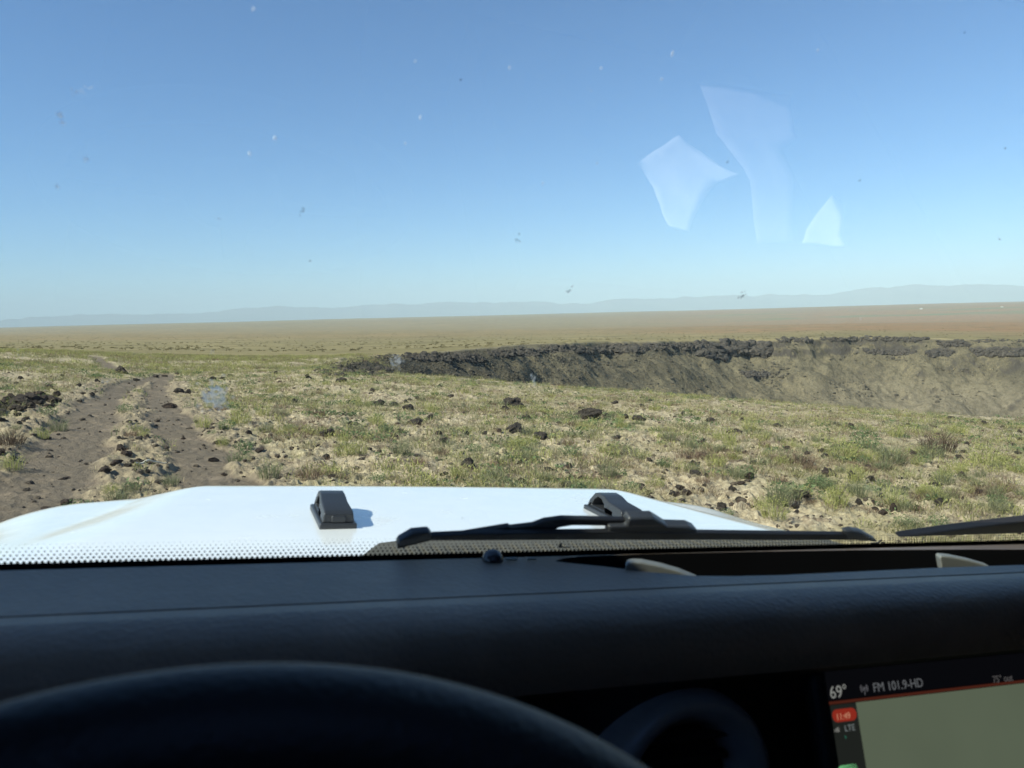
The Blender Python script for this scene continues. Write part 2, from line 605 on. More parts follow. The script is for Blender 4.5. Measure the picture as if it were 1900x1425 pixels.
def build_ground():
    a_in = np.radians(np.arange(-41, 41.0001, 0.1))
    a_out = np.radians(np.arange(44, 317, 3.0))
    az = np.concatenate([a_in, a_out])
    rs = [np.linspace(0.4, 3.6, 9)]
    rs.append(np.exp(np.arange(math.log(4.0), math.log(30), 0.0048)))
    rs.append(np.exp(np.arange(math.log(30), math.log(180), 0.006)))
    rs.append(np.arange(180, 300, 0.42))
    rs.append(np.exp(np.linspace(math.log(300), math.log(19000), 190)))
    r = np.concatenate(rs)
    na, nr = len(az), len(r)
    R, A = np.meshgrid(r, az, indexing='ij')
    X = R * np.sin(A)
    Y = R * np.cos(A)
    Z = np.empty_like(X)
    T = np.empty_like(X)
    DD = np.empty_like(X)
    FR = np.empty_like(X)
    for i in range(0, nr, 150):
        s = slice(i, min(i + 150, nr))
        Z[s], T[s], DD[s], FR[s] = terrain_z(X[s], Y[s], True, True)
    GRID.update(r=r, a0=a_in[0], da=a_in[1] - a_in[0], Z=Z[:, :len(a_in)].copy())
    v = np.stack([X, Y, Z], -1).reshape(-1, 3)
    i = np.arange(nr - 1)[:, None] * na
    j = np.arange(na)[None]
    j2 = (j + 1) % na
    f = np.stack([i + j, i + j2, i + na + j2, i + na + j], -1).reshape(-1, 4)[:, ::-1]
    x, y = X.ravel(), Y.ravel()
    rr = R.ravel()
    dd, fr = DD.ravel(), FR.ravel()
    wall = sstep(0.0, 1.2, dd) * fr + sstep(0.5, 4, dd) * (1 - fr)
    gz = np.zeros_like(X)
    gz[1:-1] = np.abs(Z[2:] - Z[:-2]) / (R[2:] - R[:-2])
    cliff = (sstep(0.85, 1.5, gz).ravel()) * wall
    azv = A.ravel()
    azv = np.where(azv > math.pi, azv - 2 * math.pi, azv)
    plain = sstep(55, 95, rr + 8 * fbm(x * 0.05, y * 0.05, 3, 91)) * (1 - wall)
    redr = np.interp(azv, [-0.6, -0.2, 0.1, 0.35, 0.6], [420, 380, 420, 380, 330])
    red = (0.3 + 0.7 * sstep(0.0, 0.4, azv)) * sstep(0.75, 1.5, rr / redr + 0.25 * fbm(x * 0.004, y * 0.01, 3, 93))
    field = sstep(1900, 2300, rr) * (1 - sstep(2700, 3300, rr)) * sstep(0.15, 0.35, azv)
    dk = sstep(0.02, 0.25, fbm(x * 0.03, y * 0.03, 3, 95) + 0.35 * (1 - sstep(0.12, 0.28, azv)) - 0.12) * wall
    at = {'track': T.ravel(), 'crown': 1 - sstep(0.6, 1.05, corridor(x, y) + 0.3 * fbm(x * 1.5, y * 1.5, 3, 79)), 'wall': wall, 'cliff': cliff, 'plain': plain, 'red': red, 'field': field, 'dark': dk, 'pale': sstep(0.18, 0.5, azv + 0.1 * fbm(x * 0.03, y * 0.03, 3, 97)) * sstep(8, 26, dd) * fr}
    tm = T.ravel()[f].mean(1) > 0.5
    wm = (wall[f].mean(1) > 0.5) & ~tm
    for nm, sel in (('ground', ~tm & ~wm), ('dirt_track', tm), ('crater_slope', wm)):
        ff = f[sel]
        u, inv = np.unique(ff, return_inverse=True)
        o = link(nm, mesh_np(nm, v[u], inv.reshape(-1, 4), M_GROUND, True, {k: q[u] for k, q in at.items()}))
        tag(o, kind='structure', label={
            'ground': 'dry sandy plateau with sparse grass reaching to the flat horizon',
            'dirt_track': 'two brown wheel ruts of a dirt track curving away on the left',
            'crater_slope': 'grey brown rubble slope of the crater below the dark rim'}[nm])


build_ground()

# ------------------------------------------------------------------ mountains
def mountains():
    t = NT('far_mountain')
    co = t.n('NewGeometry').outputs['Position']
    f = t.noise(co, 0.004, 6, 0.65)
    m = t.finish(t.pbr(t.mix(f, (0.10, 0.095, 0.075), (0.19, 0.17, 0.13)), 0.95, 0.1))
    prof = [(-300, 590), (0, 594), (100, 585), (190, 582), (330, 580), (420, 575), (480, 571), (620, 571), (690, 566), (730, 562), (780, 564),
            (835, 557), (880, 561), (950, 561), (990, 557), (1040, 562), (1100, 561), (1170, 555), (1260, 552), (1350, 551),
            (1440, 549), (1540, 546), (1590, 536), (1650, 532), (1700, 525), (1760, 531), (1820, 526), (1900, 529), (1980, 532), (2250, 548)]
    pxs = np.linspace(-300, 2250, 900)
    top = np.interp(pxs, [p[0] for p in prof], [p[1] for p in prof])
    jit = (0.35 - np.abs(fbm(pxs * 0.016, pxs * 0 + 3, 5, 7, 0.6))) * 6.5 + fbm(pxs * 0.006, pxs * 0 + 9, 3, 9) * 2.5
    top = top + jit
    rows = []
    nd = 26
    for k in range(nd):
        q = k / (nd - 1)                    # 0 front foot, 0.6 crest, 1 back foot
        rdist = 15000 + 4000 * q
        hfac = np.sin(min(q / 0.6, 1) * math.pi / 2) ** 1.3 if q <= 0.6 else math.cos((q - 0.6) / 0.4 * math.pi / 2)
        row = []
        for i, px in enumerate(pxs):
            w = wray(px, top[i])
            h = math.hypot(w[0], w[1])
            zt = CAM_H + w[2] / h * (15000 + 4000 * 0.6)
            x, y = w[0] / h * rdist, w[1] / h * rdist
            row.append((x, y, zt, hfac))
        rows.append(row)
    a = np.array(rows)
    x, y, zt, hf = a[..., 0], a[..., 1], a[..., 2], a[..., 3]
    rdg = 1 + 0.6 * fbm(x * 0.0013, y * 0.0013, 5, 13) * (hf < 0.999)
    z = -110 + (zt + 110) * np.clip(hf * rdg, 0, 1.0)
    v = np.stack([x, y, z], -1).reshape(-1, 3)
    n = len(pxs)
    i = np.arange(nd - 1)[:, None] * n
    j = np.arange(n - 1)[None]
    f = np.stack([i + j, i + j + 1, i + n + j + 1, i + n + j], -1).reshape(-1, 4)
    o = link('mountains', mesh_np('mountains', v, f, m, True))
    tag(o, 'long pale blue mountain range along the hazy horizon', kind='structure')


mountains()

# ------------------------------------------------------------------ haze
def haze():
    t = NT('haze_air')
    vol = t.n('VolumePrincipled', {'Color': (0.80, 0.96, 1.0), 'Density': 1.12e-4, 'Anisotropy': -0.2})
    t.t.links.new(vol.outputs[0], t.out.inputs['Volume'])
    lo, hi = -140.0, 560.0
    R = 21000.0
    v = np.array([(sx * R, sy * R, z) for z in (lo, hi) for sx, sy in ((-1, -1), (1, -1), (1, 1), (-1, 1))])
    f = np.array([(3, 2, 1, 0), (4, 5, 6, 7), (0, 1, 5, 4), (1, 2, 6, 5), (2, 3, 7, 6), (3, 0, 4, 7)])
    tag(link('haze', mesh_np('haze', v, f, t.m)), 'thin blue haze over the far plain and mountains', kind='stuff')


haze()

# ------------------------------------------------------------------ rocks
def ico(sub):
    bm = bmesh.new()
    bmesh.ops.create_icosphere(bm, subdivisions=sub, radius=1.0)
    v = np.array([p.co[:] for p in bm.verts])
    f = np.array([[p.index for p in q.verts] for q in bm.faces])
    bm.free()
    return v, f


ICO3, ICO2, ICO1 = ico(4), ico(2), ico(1)


def rock_shape(seed, base, flat=0.7, jag=1.0, cuts=9):
    g = np.random.default_rng(seed)
    v = base[0].copy()
    for _ in range(cuts):                      # broken planes
        n = g.normal(size=3)
        n /= np.linalg.norm(n)
        h = g.uniform(0.55, 0.9)
        dd = v @ n - h
        v = v - np.outer(np.clip(dd, 0, None), n) * 0.92
    o = g.uniform(0, 50, 3)
    nz = fbm(v[:, 0] * 2 + v[:, 2] * 1.3 + o[0], v[:, 1] * 2 - v[:, 2] * 1.1 + o[1], 4, seed)
    nz2 = fbm(v[:, 0] * 5 - v[:, 2] * 3.3 + o[2], v[:, 1] * 5 + v[:, 2] * 3.1, 3, seed + 3)
    v = v * (1 + jag * (0.22 * nz + 0.10 * nz2))[:, None]
    v *= np.array([1, g.uniform(0.65, 1.0), flat])
    return v


ROCK_ME = []
for k in range(9):
    v = rock_shape(100 + k, ICO3, [0.75, 0.6, 0.9, 0.5, 0.8, 0.65, 0.45, 1.1, 0.7][k], 1.9, 14)
    ROCK_ME.append(tuple(mesh_np('lava_rock', v, ICO3[1], m, False) for m in (M_ROCK, M_ROCKR, M_CLOD)))


def put_rock(p, size, k, label, group=None, brown=False, name='lava_rock', sq=1.0, sink=0.25):
    o = link(name, ROCK_ME[k % 9][int(brown)])
    o.location = (p[0], p[1], float(gz(p[0], p[1])) + size * (0.45 - sink) * sq)
    o.rotation_euler = (rng.uniform(-0.25, 0.25), rng.uniform(-0.25, 0.25), rng.uniform(0, 6.28))
    o.scale = (size, size, size * sq)
    tag(o, label, 'rock', group)
    return o


# (x, y of base, width) in photograph pixels, k, brown?, squash, own label or None
ROCKS = [
    (224, 693, 32, 0, 0, 1.0, 'large dark rock beside the far end of the dirt track'),
    (870, 866, 34, 2, 0, 1.0, 'dark jagged rock standing just beyond the middle of the white hood'),
    (1090, 778, 50, 1, 0, 0.9, 'broad dark rock with a lighter left flank, alone in the grass'),
    (1001, 814, 34, 4, 0, 1.0, 'pointed brown black rock right of a low rock cluster'),
    (955, 801, 42, 3, 0, 1.0, None), (947, 754, 40, 8, 0, 1.0, None), (962, 760, 26, 5, 0, 1, None), (936, 763, 20, 2, 0, 1, None),
    (976, 781, 32, 6, 0, 1.0, None), (757, 761, 30, 3, 0, 1.1, None), (701, 753, 32, 5, 0, 0.8, None), (730, 753, 28, 6, 0, 0.8, None),
    (772, 790, 42, 6, 0, 0.9, None), (607, 811, 30, 4, 0, 0.9, 'low dark rock in the grass straight above the black hood loop'),
    (823, 820, 22, 5, 0, 1.0, None), (632, 709, 24, 3, 0, 1, None), (836, 738, 16, 1, 0, 1, None), (816, 718, 9, 2, 0, 1, None),
    (743, 801, 26, 6, 0, 0.8, None), (966, 899, 28, 0, 0, 1.0, 'dark rock touching the hood edge between the two hood loops'),
    (1053, 902, 28, 3, 0, 0.8, None), (865, 808, 16, 1, 0, 1, None), (1183, 781, 30, 3, 0, 0.9, None), (1161, 775, 15, 2, 0, 1, None),
    (1141, 750, 15, 4, 0, 1, None), (1115, 870, 28, 6, 1, 0.8, None), (1146, 815, 16, 3, 0, 1, None), (1038, 790, 15, 5, 0, 1, None),
    (1065, 811, 18, 6, 0, 1, None), (1580, 796, 16, 7, 0, 1.3, 'narrow upright dark rock near the crater edge'),
    (1555, 792, 28, 6, 0, 0.8, None), (1367, 803, 24, 3, 0, 0.9, None), (1319, 784, 30, 5, 0, 0.8, None), (1376, 781, 11, 2, 0, 1, None),
    (1291, 884, 38, 6, 0, 0.9, 'flat dark rock with a smaller rock close behind it'), (1283, 866, 22, 1, 0, 0.9, None),
    (1536, 884, 40, 1, 1, 0.9, 'reddish brown rounded rock among yellow green plants'),
    (1371, 900, 38, 6, 1, 0.6, None), (1338, 943, 22, 4, 0, 1.3, 'small pointed black rock beside the right edge of the hood'),
    (1258, 908, 28, 3, 0, 0.8, None), (1250, 920, 26, 5, 0, 0.8, None), (1658, 947, 19, 2, 1, 1.4, 'upright brown rock on bare sand above the wiper tip'),
    (1698, 946, 34, 6, 1, 0.9, 'long flat reddish brown rock on bare sand above the wiper tip'), (1487, 924, 34, 4, 0, 0.9, 'dark rock leaning against a round grey green shrub'),
    (1622, 946, 12, 1, 0, 1, None), (1875, 941, 18, 0, 0, 1, None), (1382, 843, 16, 3, 0, 1, None), (1226, 864, 42, 6, 1, 0.6, None),
    (1205, 856, 16, 1, 0, 1, None), (1102, 778, 12, 2, 0, 1, None), (1729, 792, 12, 3, 0, 1, None), (1765, 778, 14, 4, 0, 1, None),
    (1485, 824, 14, 0, 0, 1, None), (1611, 870, 14, 1, 0, 1, None), (1443, 792, 22, 3, 0, 0.8, None), (1479, 954, 16, 2, 0, 1, None),
    (333, 730, 22, 5, 0, 1, None), (350, 730, 16, 2, 0, 1, None), (547, 747, 20, 0, 0, 1, None), (397, 704, 14, 1, 0, 1, None),
    (412, 704, 12, 3, 0, 1, None), (427, 700, 10, 4, 0, 1, None), (461, 806, 14, 7, 0, 1, None), (404, 823, 16, 1, 1, 1, None),
    (481, 838, 34, 6, 1, 0.7, None), (246, 861, 20, 0, 0, 1, 'dark stone in the track behind the thin pale stick'), (215, 863, 28, 3, 1, 0.8, None),
    (274, 878, 13, 2, 0, 1, None), (394, 858, 22, 1, 1, 0.9, None), (259, 816, 14, 3, 0, 1, None), (230, 816, 18, 6, 0, 0.8, None),
    (123, 936, 26, 4, 1, 0.9, 'grey brown stone beside the front left corner of the hood'), (86, 948, 20, 1, 1, 0.9, None), (50, 911, 17, 3, 0, 0.8, None),
    (118, 890, 32, 6, 1, 0.4, None), (136, 912, 10, 1, 0, 1, None), (333, 897, 11, 2, 0, 1, None), (416, 882, 17, 3, 1, 0.8, None),
    (252, 902, 15, 0, 0, 1, None), (313, 758, 26, 1, 1, 1, None), (288, 700, 16, 3, 0, 0.9, None), (305, 700, 11, 1, 0, 1, None),
    (148, 747, 12, 5, 0, 1, None), (153, 732, 14, 3, 0, 1, None), (172, 737, 14, 2, 0, 1, None), (37, 704, 13, 2, 0, 1, None),
    (180, 710, 16, 0, 0, 1, None), (145, 717, 14, 5, 0, 1, None), (252, 707, 14, 3, 0, 1, None), (30, 713, 16, 6, 0, 1, None),
    (512, 694, 12, 2, 0, 1, None), (520, 710, 10, 3, 0, 1, None), (571, 702, 12, 1, 0, 1, None), (160, 862, 10, 1, 0, 1, None),
    (310, 838, 12, 2, 0, 1, None), (340, 815, 12, 0, 1, 1, None), (1420, 860, 12, 2, 0, 1, None), (1008, 768, 12, 1, 0, 1, None),
    (690, 727, 12, 2, 0, 1, None), (663, 790, 14, 3, 0, 1, None), (1205, 745, 12, 3, 0, 1, None), (1268, 770, 13, 2, 0, 1, None),
]
for (px, py, w, k, br, sq, lab) in ROCKS:
    g = ground_hit(px, py)
    depth = float((RW.T @ (g - CAM))[2])
    size = 0.47 * w / FPX * depth
    if lab:
        put_rock(g, size, k, lab, 'lava rocks strewn over the plateau', bool(br), sq=sq)
    elif px < 450:
        put_rock(g, size, k, 'dark stone lying in or beside the wheel ruts of the dirt track', 'stones along the dirt track', bool(br), sq=sq)
    else:
        put_rock(g, size, k, 'dark lava rock half sunk in the grass between hood and crater edge', 'lava rocks in the middle grass', bool(br), sq=sq)
# the clod bank left of the track
for k in range(85):
    px = rng.uniform(-20, 108)
    py = np.interp(px, [0, 108], [760, 738]) + rng.normal(0, 8)
    g = ground_hit(px, py)
    put_rock(g, rng.lognormal(math.log(0.075), 0.4), k, 'dark clod in the low bank of broken earth left of the track', 'clods of the earth bank', 0 if k % 7 == 0 else 2, name='earth_clod', sq=0.8, sink=0.1)
# smaller ones scattered over the plateau
nsc = 0
while nsc < 185:
    px = rng.uniform(0, 1900)
    py = rng.uniform(np.interp(px, [0, 600, 950, 1400, 1900], [662, 700, 722, 755, 788]), 960)
    g = ground_hit(px, py)
    if track_mask(np.array([g[0]]), np.array([g[1]]))[0] > 0.3 or np.hypot(g[0], g[1]) > 60:
        continue
    s = rng.uniform(0.018, 0.062) * (1 + 0.02 * np.hypot(g[0], g[1]))
    put_rock(g, s, int(rng.integers(9)), 'small dark stone lying between the grass tufts of the plateau', 'small stones in the grass', rng.uniform() < 0.4)
    nsc += 1


def merged(items, base):
    vs, fs = [], []
    off = 0
    for v in items:
        vs.append(v)
        fs.append(base[1] + off)
        off += len(v)
    return np.concatenate(vs), np.concatenate(fs)


ICOM = ico(3)
SMALL = [rock_shape(300 + k, ICO1, 0.7, 0.9, 3) for k in range(12)]
MED = [rock_shape(330 + k, ICO2, 1.0, 1.0, 16) for k in range(14)]


def rotz(v, a):
    c, s = math.cos(a), math.sin(a)
    return np.stack([v[:, 0] * c - v[:, 1] * s, v[:, 0] * s + v[:, 1] * c, v[:, 2]], 1)


def pebbles():
    n = 9500
    px = rng.uniform(-0.72, 0.72, n)
    r = np.sqrt(rng.uniform(4.5 ** 2, 30 ** 2, n))
    # more of them close by and in the track
    r = np.where(rng.uniform(size=n) < 0.45, rng.uniform(4.5, 14, n), r)
    x, y = r * np.sin(px), r * np.cos(px)
    tm = track_mask(x, y)
    keep = rng.uniform(size=n) < 0.62 - 0.25 * tm
    x, y, r = x[keep], y[keep], r[keep]
    z = gz(x, y)
    items = []
    for k in range(len(x)):
        s = rng.lognormal(math.log(0.012), 0.55) * (1 + 0.03 * r[k])
        items.append(rotz(SMALL[k % 12], rng.uniform(0, 6.28)) * min(s, 0.05) + (x[k], y[k], z[k] + 0.2 * s))
    v, f = merged(items, ICO1)
    o = link('rubble', mesh_np('rubble', v, f, rock_material('pebble', (0.07, 0.056, 0.045), (0.18, 0.14, 0.10), (0.27, 0.21, 0.15)), False))
    tag(o, 'loose pebbles and clods scattered over the ruts and sand', kind='stuff')


pebbles()

# ------------------------------------------------------------------ rim outcrops and talus on the far wall
def wall_hit(px, py):
    w = wray(px, py)
    h = math.hypot(w[0], w[1])
    rr = np.linspace(24, 320, 2400)
    x, y = w[0] / h * rr, w[1] / h * rr
    zz = CAM_H + w[2] / h * rr
    g = gz(x, y)
    ok = (zz < g)
    k = np.argmax(ok)
    return np.array([x[k], y[k], g[k]]), rr[k], bool(ok.any())


def outcrop(pts, hpx, n, label, group='dark basalt outcrops of the crater rim', rag=0.6):
    """pts: photo pixels along the middle of the outcrop; hpx: height in pixels"""
    items = []
    ref = None
    pxs = [p[0] for p in pts]
    pys = [p[1] for p in pts]
    for k in range(int(n * 3.2)):
        q = rng.uniform(pxs[0], pxs[-1])
        edge = min(1.0, min(q - pxs[0], pxs[-1] - q) / (0.18 * (pxs[-1] - pxs[0])) + 0.35)
        yy = np.interp(q, pxs, pys) + rng.uniform(0.0, 0.72) * hpx * edge
        g, r, ok = wall_hit(q, yy)
        if not ok or r > 318:
            continue
        s = 1.0 * r / FPX * hpx * (rng.uniform(0.10, 0.36) if rng.uniform() < 0.5 else rng.uniform(0.06, 0.15)) * (0.6 + 0.4 * edge)
        v = rotz(MED[k % 14], rng.uniform(0, 6.28)) * np.array([s * rng.uniform(1.0, 1.9), s * 1.1, s * rng.uniform(0.7, 1.15)])
        items.append(v + g + (0, 0, s * rng.uniform(-0.4, 0.0)))
        if ref is None:
            ref = g
    if not items:
        return
    v, f = merged(items, ICO2)
    c = v.mean(0)
    c[2] = v[:, 2].min()
    o = link('rock_outcrop', mesh_np('rock_outcrop', v - c, f, M_CLIFF, False))
    o.location = c
    tag(o, label, 'outcrop', group)


outcrop([(584, 686), (650, 683), (722, 684)], 20, 70, 'low dark rock ledge at the near left end of the crater')
outcrop([(640, 668), (700, 660), (762, 658)], 9, 60, 'thin broken rock line where the crater rim begins at its left end')
outcrop([(752, 656), (800, 655), (845, 658)], 20, 90, 'tall shadowed basalt crag first from the left on the far rim')
outcrop([(842, 656), (870, 656), (896, 664)], 20, 60, 'basalt crag with a slanting right flank second from the left on the rim')
outcrop([(905, 652), (960, 647), (1002, 650)], 18, 90, 'long dark crag on the rim above bare scree')
outcrop([(1000, 645), (1050, 640), (1105, 645)], 17, 90, 'blocky rim crag standing above the dark rubble streaks')
outcrop([(1100, 642), (1150, 639), (1205, 642)], 19, 90, 'rounded double crag at the middle of the rim')
outcrop([(1195, 638), (1245, 636), (1292, 638)], 15, 80, 'low ragged crag joining the two tallest rim crags on the left')
outcrop([(1290, 636), (1318, 640), (1345, 646)], 29, 90, 'dark buttress of the rim leaning down to the right')
outcrop([(1340, 632), (1385, 634), (1430, 641)], 29, 120, 'tallest basalt buttress of the rim right of centre')
outcrop([(1440, 627), (1475, 627), (1508, 629)], 11, 60, 'small dark crag beside a gap in the rim')
outcrop([(1520, 627), (1620, 624), (1722, 627)], 10, 150, 'long thin line of rim rock on the right')
outcrop([(1600, 646), (1655, 650), (1700, 650)], 13, 80, 'lower rock step beneath the thin rim line')
outcrop([(1718, 650), (1745, 650), (1768, 652)], 15, 50, 'short knobbly crag on the lower rim step')
outcrop([(1740, 634), (1790, 632), (1800, 640)], 13, 60, 'cracked crag where the upper rim bends to the right')
outcrop([(1800, 648), (1850, 646), (1930, 650)], 17, 110, 'broad crag at the right end of the lower rim step')
outcrop([(1800, 631), (1860, 629), (1940, 632)], 7, 80, 'thin rim ledge above the broad right hand crag')
outcrop([(1375, 688), (1400, 689), (1430, 691)], 15, 50, 'isolated dark crag sticking out halfway down the scree slope')


def talus():
    n = 6800
    items = []
    k = 0
    tries = 0
    while k < n and tries < 4 * n:
        tries += 1
        px = rng.uniform(600, 1950)
        top = np.interp(px, [600, 750, 900, 1200, 1600, 1900], [676, 660, 650, 645, 634, 640])
        bot = np.interp(px, [600, 950, 1200, 1400, 1900], [692, 714, 730, 748, 782])
        q = rng.uniform() ** 1.3
        py = top + (bot - top) * q
        dens = 0.35 + 1.4 * max(0, float(fbm(np.array([px * 0.014]), np.array([py * 0.045]), 3, 121)[0])) + (0.8 if px < 1080 else 0) - (0.3 if px > 1450 else 0)
        if rng.uniform() > dens:
            continue
        CAND.append((px, py))
        k += 1
    # vectorised ray march for all of them
    c = np.array(CAND)
    w = np.array([wray(a, b) for a, b in c])
    h = np.hypot(w[:, 0], w[:, 1])
    rr = np.linspace(38, 310, 700)
    X = w[:, 0:1] / h[:, None] * rr
    Y = w[:, 1:2] / h[:, None] * rr
    Zr = CAM_H + w[:, 2:3] / h[:, None] * rr
    hit = np.zeros(len(c), int)
    for i in range(0, len(c), 800):
        s = slice(i, i + 800)
        g = gz(X[s], Y[s])
        hit[s] = np.argmax(Zr[s] < g, 1)
    ok = hit > 0
    x, y = X[np.arange(len(c)), hit][ok], Y[np.arange(len(c)), hit][ok]
    z = gz(x, y)
    for k in range(len(x)):
        r = math.hypot(x[k], y[k])
        s = r / FPX * min(rng.lognormal(math.log(1.15), 0.5), 5)
        items.append(rotz(SMALL[k % 12], rng.uniform(0, 6.28)) * s + (x[k], y[k], z[k] + 0.2 * s))
    v, f = merged(items, ICO1)
    o = link('talus_rubble', mesh_np('talus_rubble', v, f, rock_material('talus', (0.065, 0.057, 0.047), (0.16, 0.135, 0.092), (0.25, 0.205, 0.13)), False))
    tag(o, 'countless boulders lying on the crater scree slope', kind='stuff')


CAND = []
talus()

# ------------------------------------------------------------------ plants
def blades(n, spread, h0, h1, w, lean, g, curve=0.25, dome=0.0, colr=((0.2, 0.2, 0.08), (0.3, 0.28, 0.1))):
    """n bent blades, each two quads+tip reduced to 2 tris; returns verts, tris, colours"""
    a = g.uniform(0, 2 * math.pi, n)
    rad = spread * np.sqrt(g.uniform(0, 1, n))
    bx, by = rad * np.cos(a), rad * np.sin(a)
    h = g.uniform(h0, h1, n) * (1 - dome * (rad / spread) ** 2)
    la = a + g.normal(0, 0.7, n)
    ln = lean * g.uniform(0.2, 1.0, n) * h * (0.5 + rad / spread)
    tx, ty = bx + np.cos(la) * ln, by + np.sin(la) * ln
    ph = g.uniform(0, math.pi, n)
    wx, wy = np.cos(ph) * w / 2, np.sin(ph) * w / 2
    mx = bx + (tx - bx) * (0.5 - curve)
    my = by + (ty - by) * (0.5 - curve)
    z0 = np.full(n, -0.01)
    v = np.stack([
        np.stack([bx - wx * 0.7, by - wy * 0.7, z0], 1),
        np.stack([bx + wx * 0.7, by + wy * 0.7, z0], 1),
        np.stack([mx + wx, my + wy, h * 0.55], 1),
        np.stack([mx - wx, my - wy, h * 0.55], 1),
        np.stack([tx, ty, h], 1)], 1).reshape(-1, 3)
    b = (np.arange(n) * 5)[:, None]
    f = np.concatenate([b + [[0, 1, 2]], b + [[0, 2, 3]], b + [[3, 2, 4]]])
    t = g.uniform(0, 1, n)[:, None]
    c = np.array(colr[0]) * (1 - t) + np.array(colr[1]) * t
    c = np.repeat(np.concatenate([c, np.ones((n, 1))], 1), 5, 0)
    return v, f, c


def leaves(n, spread, h, size, g, colr, dome=0.6):
    """small leaf quads spread through a low dome"""
    a = g.uniform(0, 2 * math.pi, n)
    rr = np.sqrt(g.uniform(0, 1, n))
    px, py = spread * rr * np.cos(a), spread * rr * np.sin(a)
    pz = h * np.sqrt(np.clip(1 - dome * rr ** 2, 0, 1)) * g.uniform(0.15, 1.0, n) ** 0.7
    u = g.normal(size=(n, 3))
    u[:, 2] = np.abs(u[:, 2]) * 0.7
    u /= np.linalg.norm(u, axis=1)[:, None]
    q = np.cross(u, g.normal(size=(n, 3)))
    q /= np.linalg.norm(q, axis=1)[:, None]
    s = size * g.uniform(0.5, 1.3, n)[:, None]
    p = np.stack([px, py, pz], 1)
    v = np.stack([p - u * s, p + q * s * 0.42, p + u * s, p - q * s * 0.42], 1).reshape(-1, 3)
    b = (np.arange(n) * 4)[:, None]
    f = np.concatenate([b + [[0, 1, 2]], b + [[0, 2, 3]]])
    t = g.uniform(0, 1, n)[:, None]
    c = np.array(colr[0]) * (1 - t) + np.array(colr[1]) * t
    c = np.repeat(np.concatenate([c, np.ones((n, 1))], 1), 4, 0)
    return v, f, c


def join(*parts):
    vs, fs, cs = [], [], []
    o = 0
    for v, f, c in parts:
        vs.append(v)
        fs.append(f + o)
        cs.append(c)
        o += len(v)
    return np.concatenate(vs), np.concatenate(fs), np.concatenate(cs)


C_STRAW = ((0.33, 0.27, 0.15), (0.47, 0.40, 0.24))
C_OLIVE = ((0.19, 0.18, 0.085), (0.34, 0.31, 0.165))
C_YG = ((0.23, 0.24, 0.085), (0.40, 0.38, 0.15))
C_YB = ((0.25, 0.265, 0.09), (0.43, 0.41, 0.16))
C_SCRUB = ((0.155, 0.135, 0.07), (0.24, 0.20, 0.105))
C_GREEN = ((0.10, 0.145, 0.065), (0.20, 0.25, 0.12))
C_GREY = ((0.15, 0.165, 0.085), (0.27, 0.27, 0.155))
C_BROWN = ((0.15, 0.10, 0.07), (0.29, 0.21, 0.145))
C_DARK = ((0.09, 0.065, 0.045), (0.18, 0.13, 0.09))

TUFT = {}
for k in range(5):
    g = np.random.default_rng(500 + k)
    TUFT['litter', k] = blades(9, 0.13, 0.008, 0.035, 0.005, 3.0, g, colr=((0.22, 0.165, 0.10), (0.48, 0.40, 0.26)))
    TUFT['scrub', k] = leaves(24, 0.09, 0.06, 0.032, g, C_SCRUB)
    TUFT['straw', k] = blades(9, 0.08, 0.015, 0.06, 0.005, 1.3, g, colr=C_STRAW)
    TUFT['olive', k] = blades(14, 0.09, 0.02, 0.075, 0.0055, 1.1, g, colr=C_OLIVE)
    TUFT['yg', k] = join(blades(10, 0.08, 0.03, 0.10, 0.005, 0.9, g, colr=C_YG), leaves(12, 0.08, 0.085, 0.011, g, C_YG))
    TUFT['green', k] = leaves(22, 0.09, 0.06, 0.019, g, C_GREEN, 0.8)
    TUFT['grey', k] = join(blades(14, 0.09, 0.03, 0.10, 0.0045, 1.1, g, colr=C_GREY), leaves(12, 0.09, 0.085, 0.010, g, C_GREY))
    TUFT['brown', k] = blades(16, 0.11, 0.02, 0.075, 0.0045, 1.4, g, colr=C_BROWN)

BUSH = {}
for k in range(4):
    g = np.random.default_rng(600 + k)
    BUSH['grey', k] = join(blades(150, 0.15, 0.16, 0.30, 0.0055, 0.9, g, dome=0.45, colr=C_GREY), leaves(170, 0.20, 0.27, 0.011, g, C_GREY))
    BUSH['yg', k] = join(blades(110, 0.16, 0.14, 0.32, 0.006, 0.8, g, dome=0.4, colr=C_YB), leaves(230, 0.20, 0.30, 0.014, g, C_YB))
    BUSH['green', k] = join(blades(50, 0.13, 0.10, 0.22, 0.007, 0.9, g, dome=0.4, colr=C_GREEN), leaves(170, 0.19, 0.21, 0.020, g, C_GREEN))
    BUSH['brown', k] = join(blades(190, 0.17, 0.10, 0.24, 0.0055, 1.1, g, dome=0.5, colr=C_BROWN), leaves(60, 0.2, 0.2, 0.010, g, C_BROWN))
    BUSH['dark', k] = join(blades(260, 0.20, 0.14, 0.33, 0.006, 1.0, g, dome=0.5, colr=C_DARK), leaves(80, 0.22, 0.28, 0.010, g, C_BROWN))
BUSH_ME = {k: mesh_np('shrub', v, f, M_VEG, False, {'col': c}) for k, (v, f, c) in BUSH.items()}


def gz1(x, y):
    return float(gz(x, y))


def put_bush(p, size, kind, k, label, group, name='shrub'):
    o = link(name, BUSH_ME[kind, k % 4])
    o.location = (p[0], p[1], gz1(p[0], p[1]) - 0.01)
    o.rotation_euler = (0, 0, rng.uniform(0, 6.28))
    o.scale = (size, size, size * rng.uniform(0.8, 1.15))
    tag(o, label, 'shrub', group)


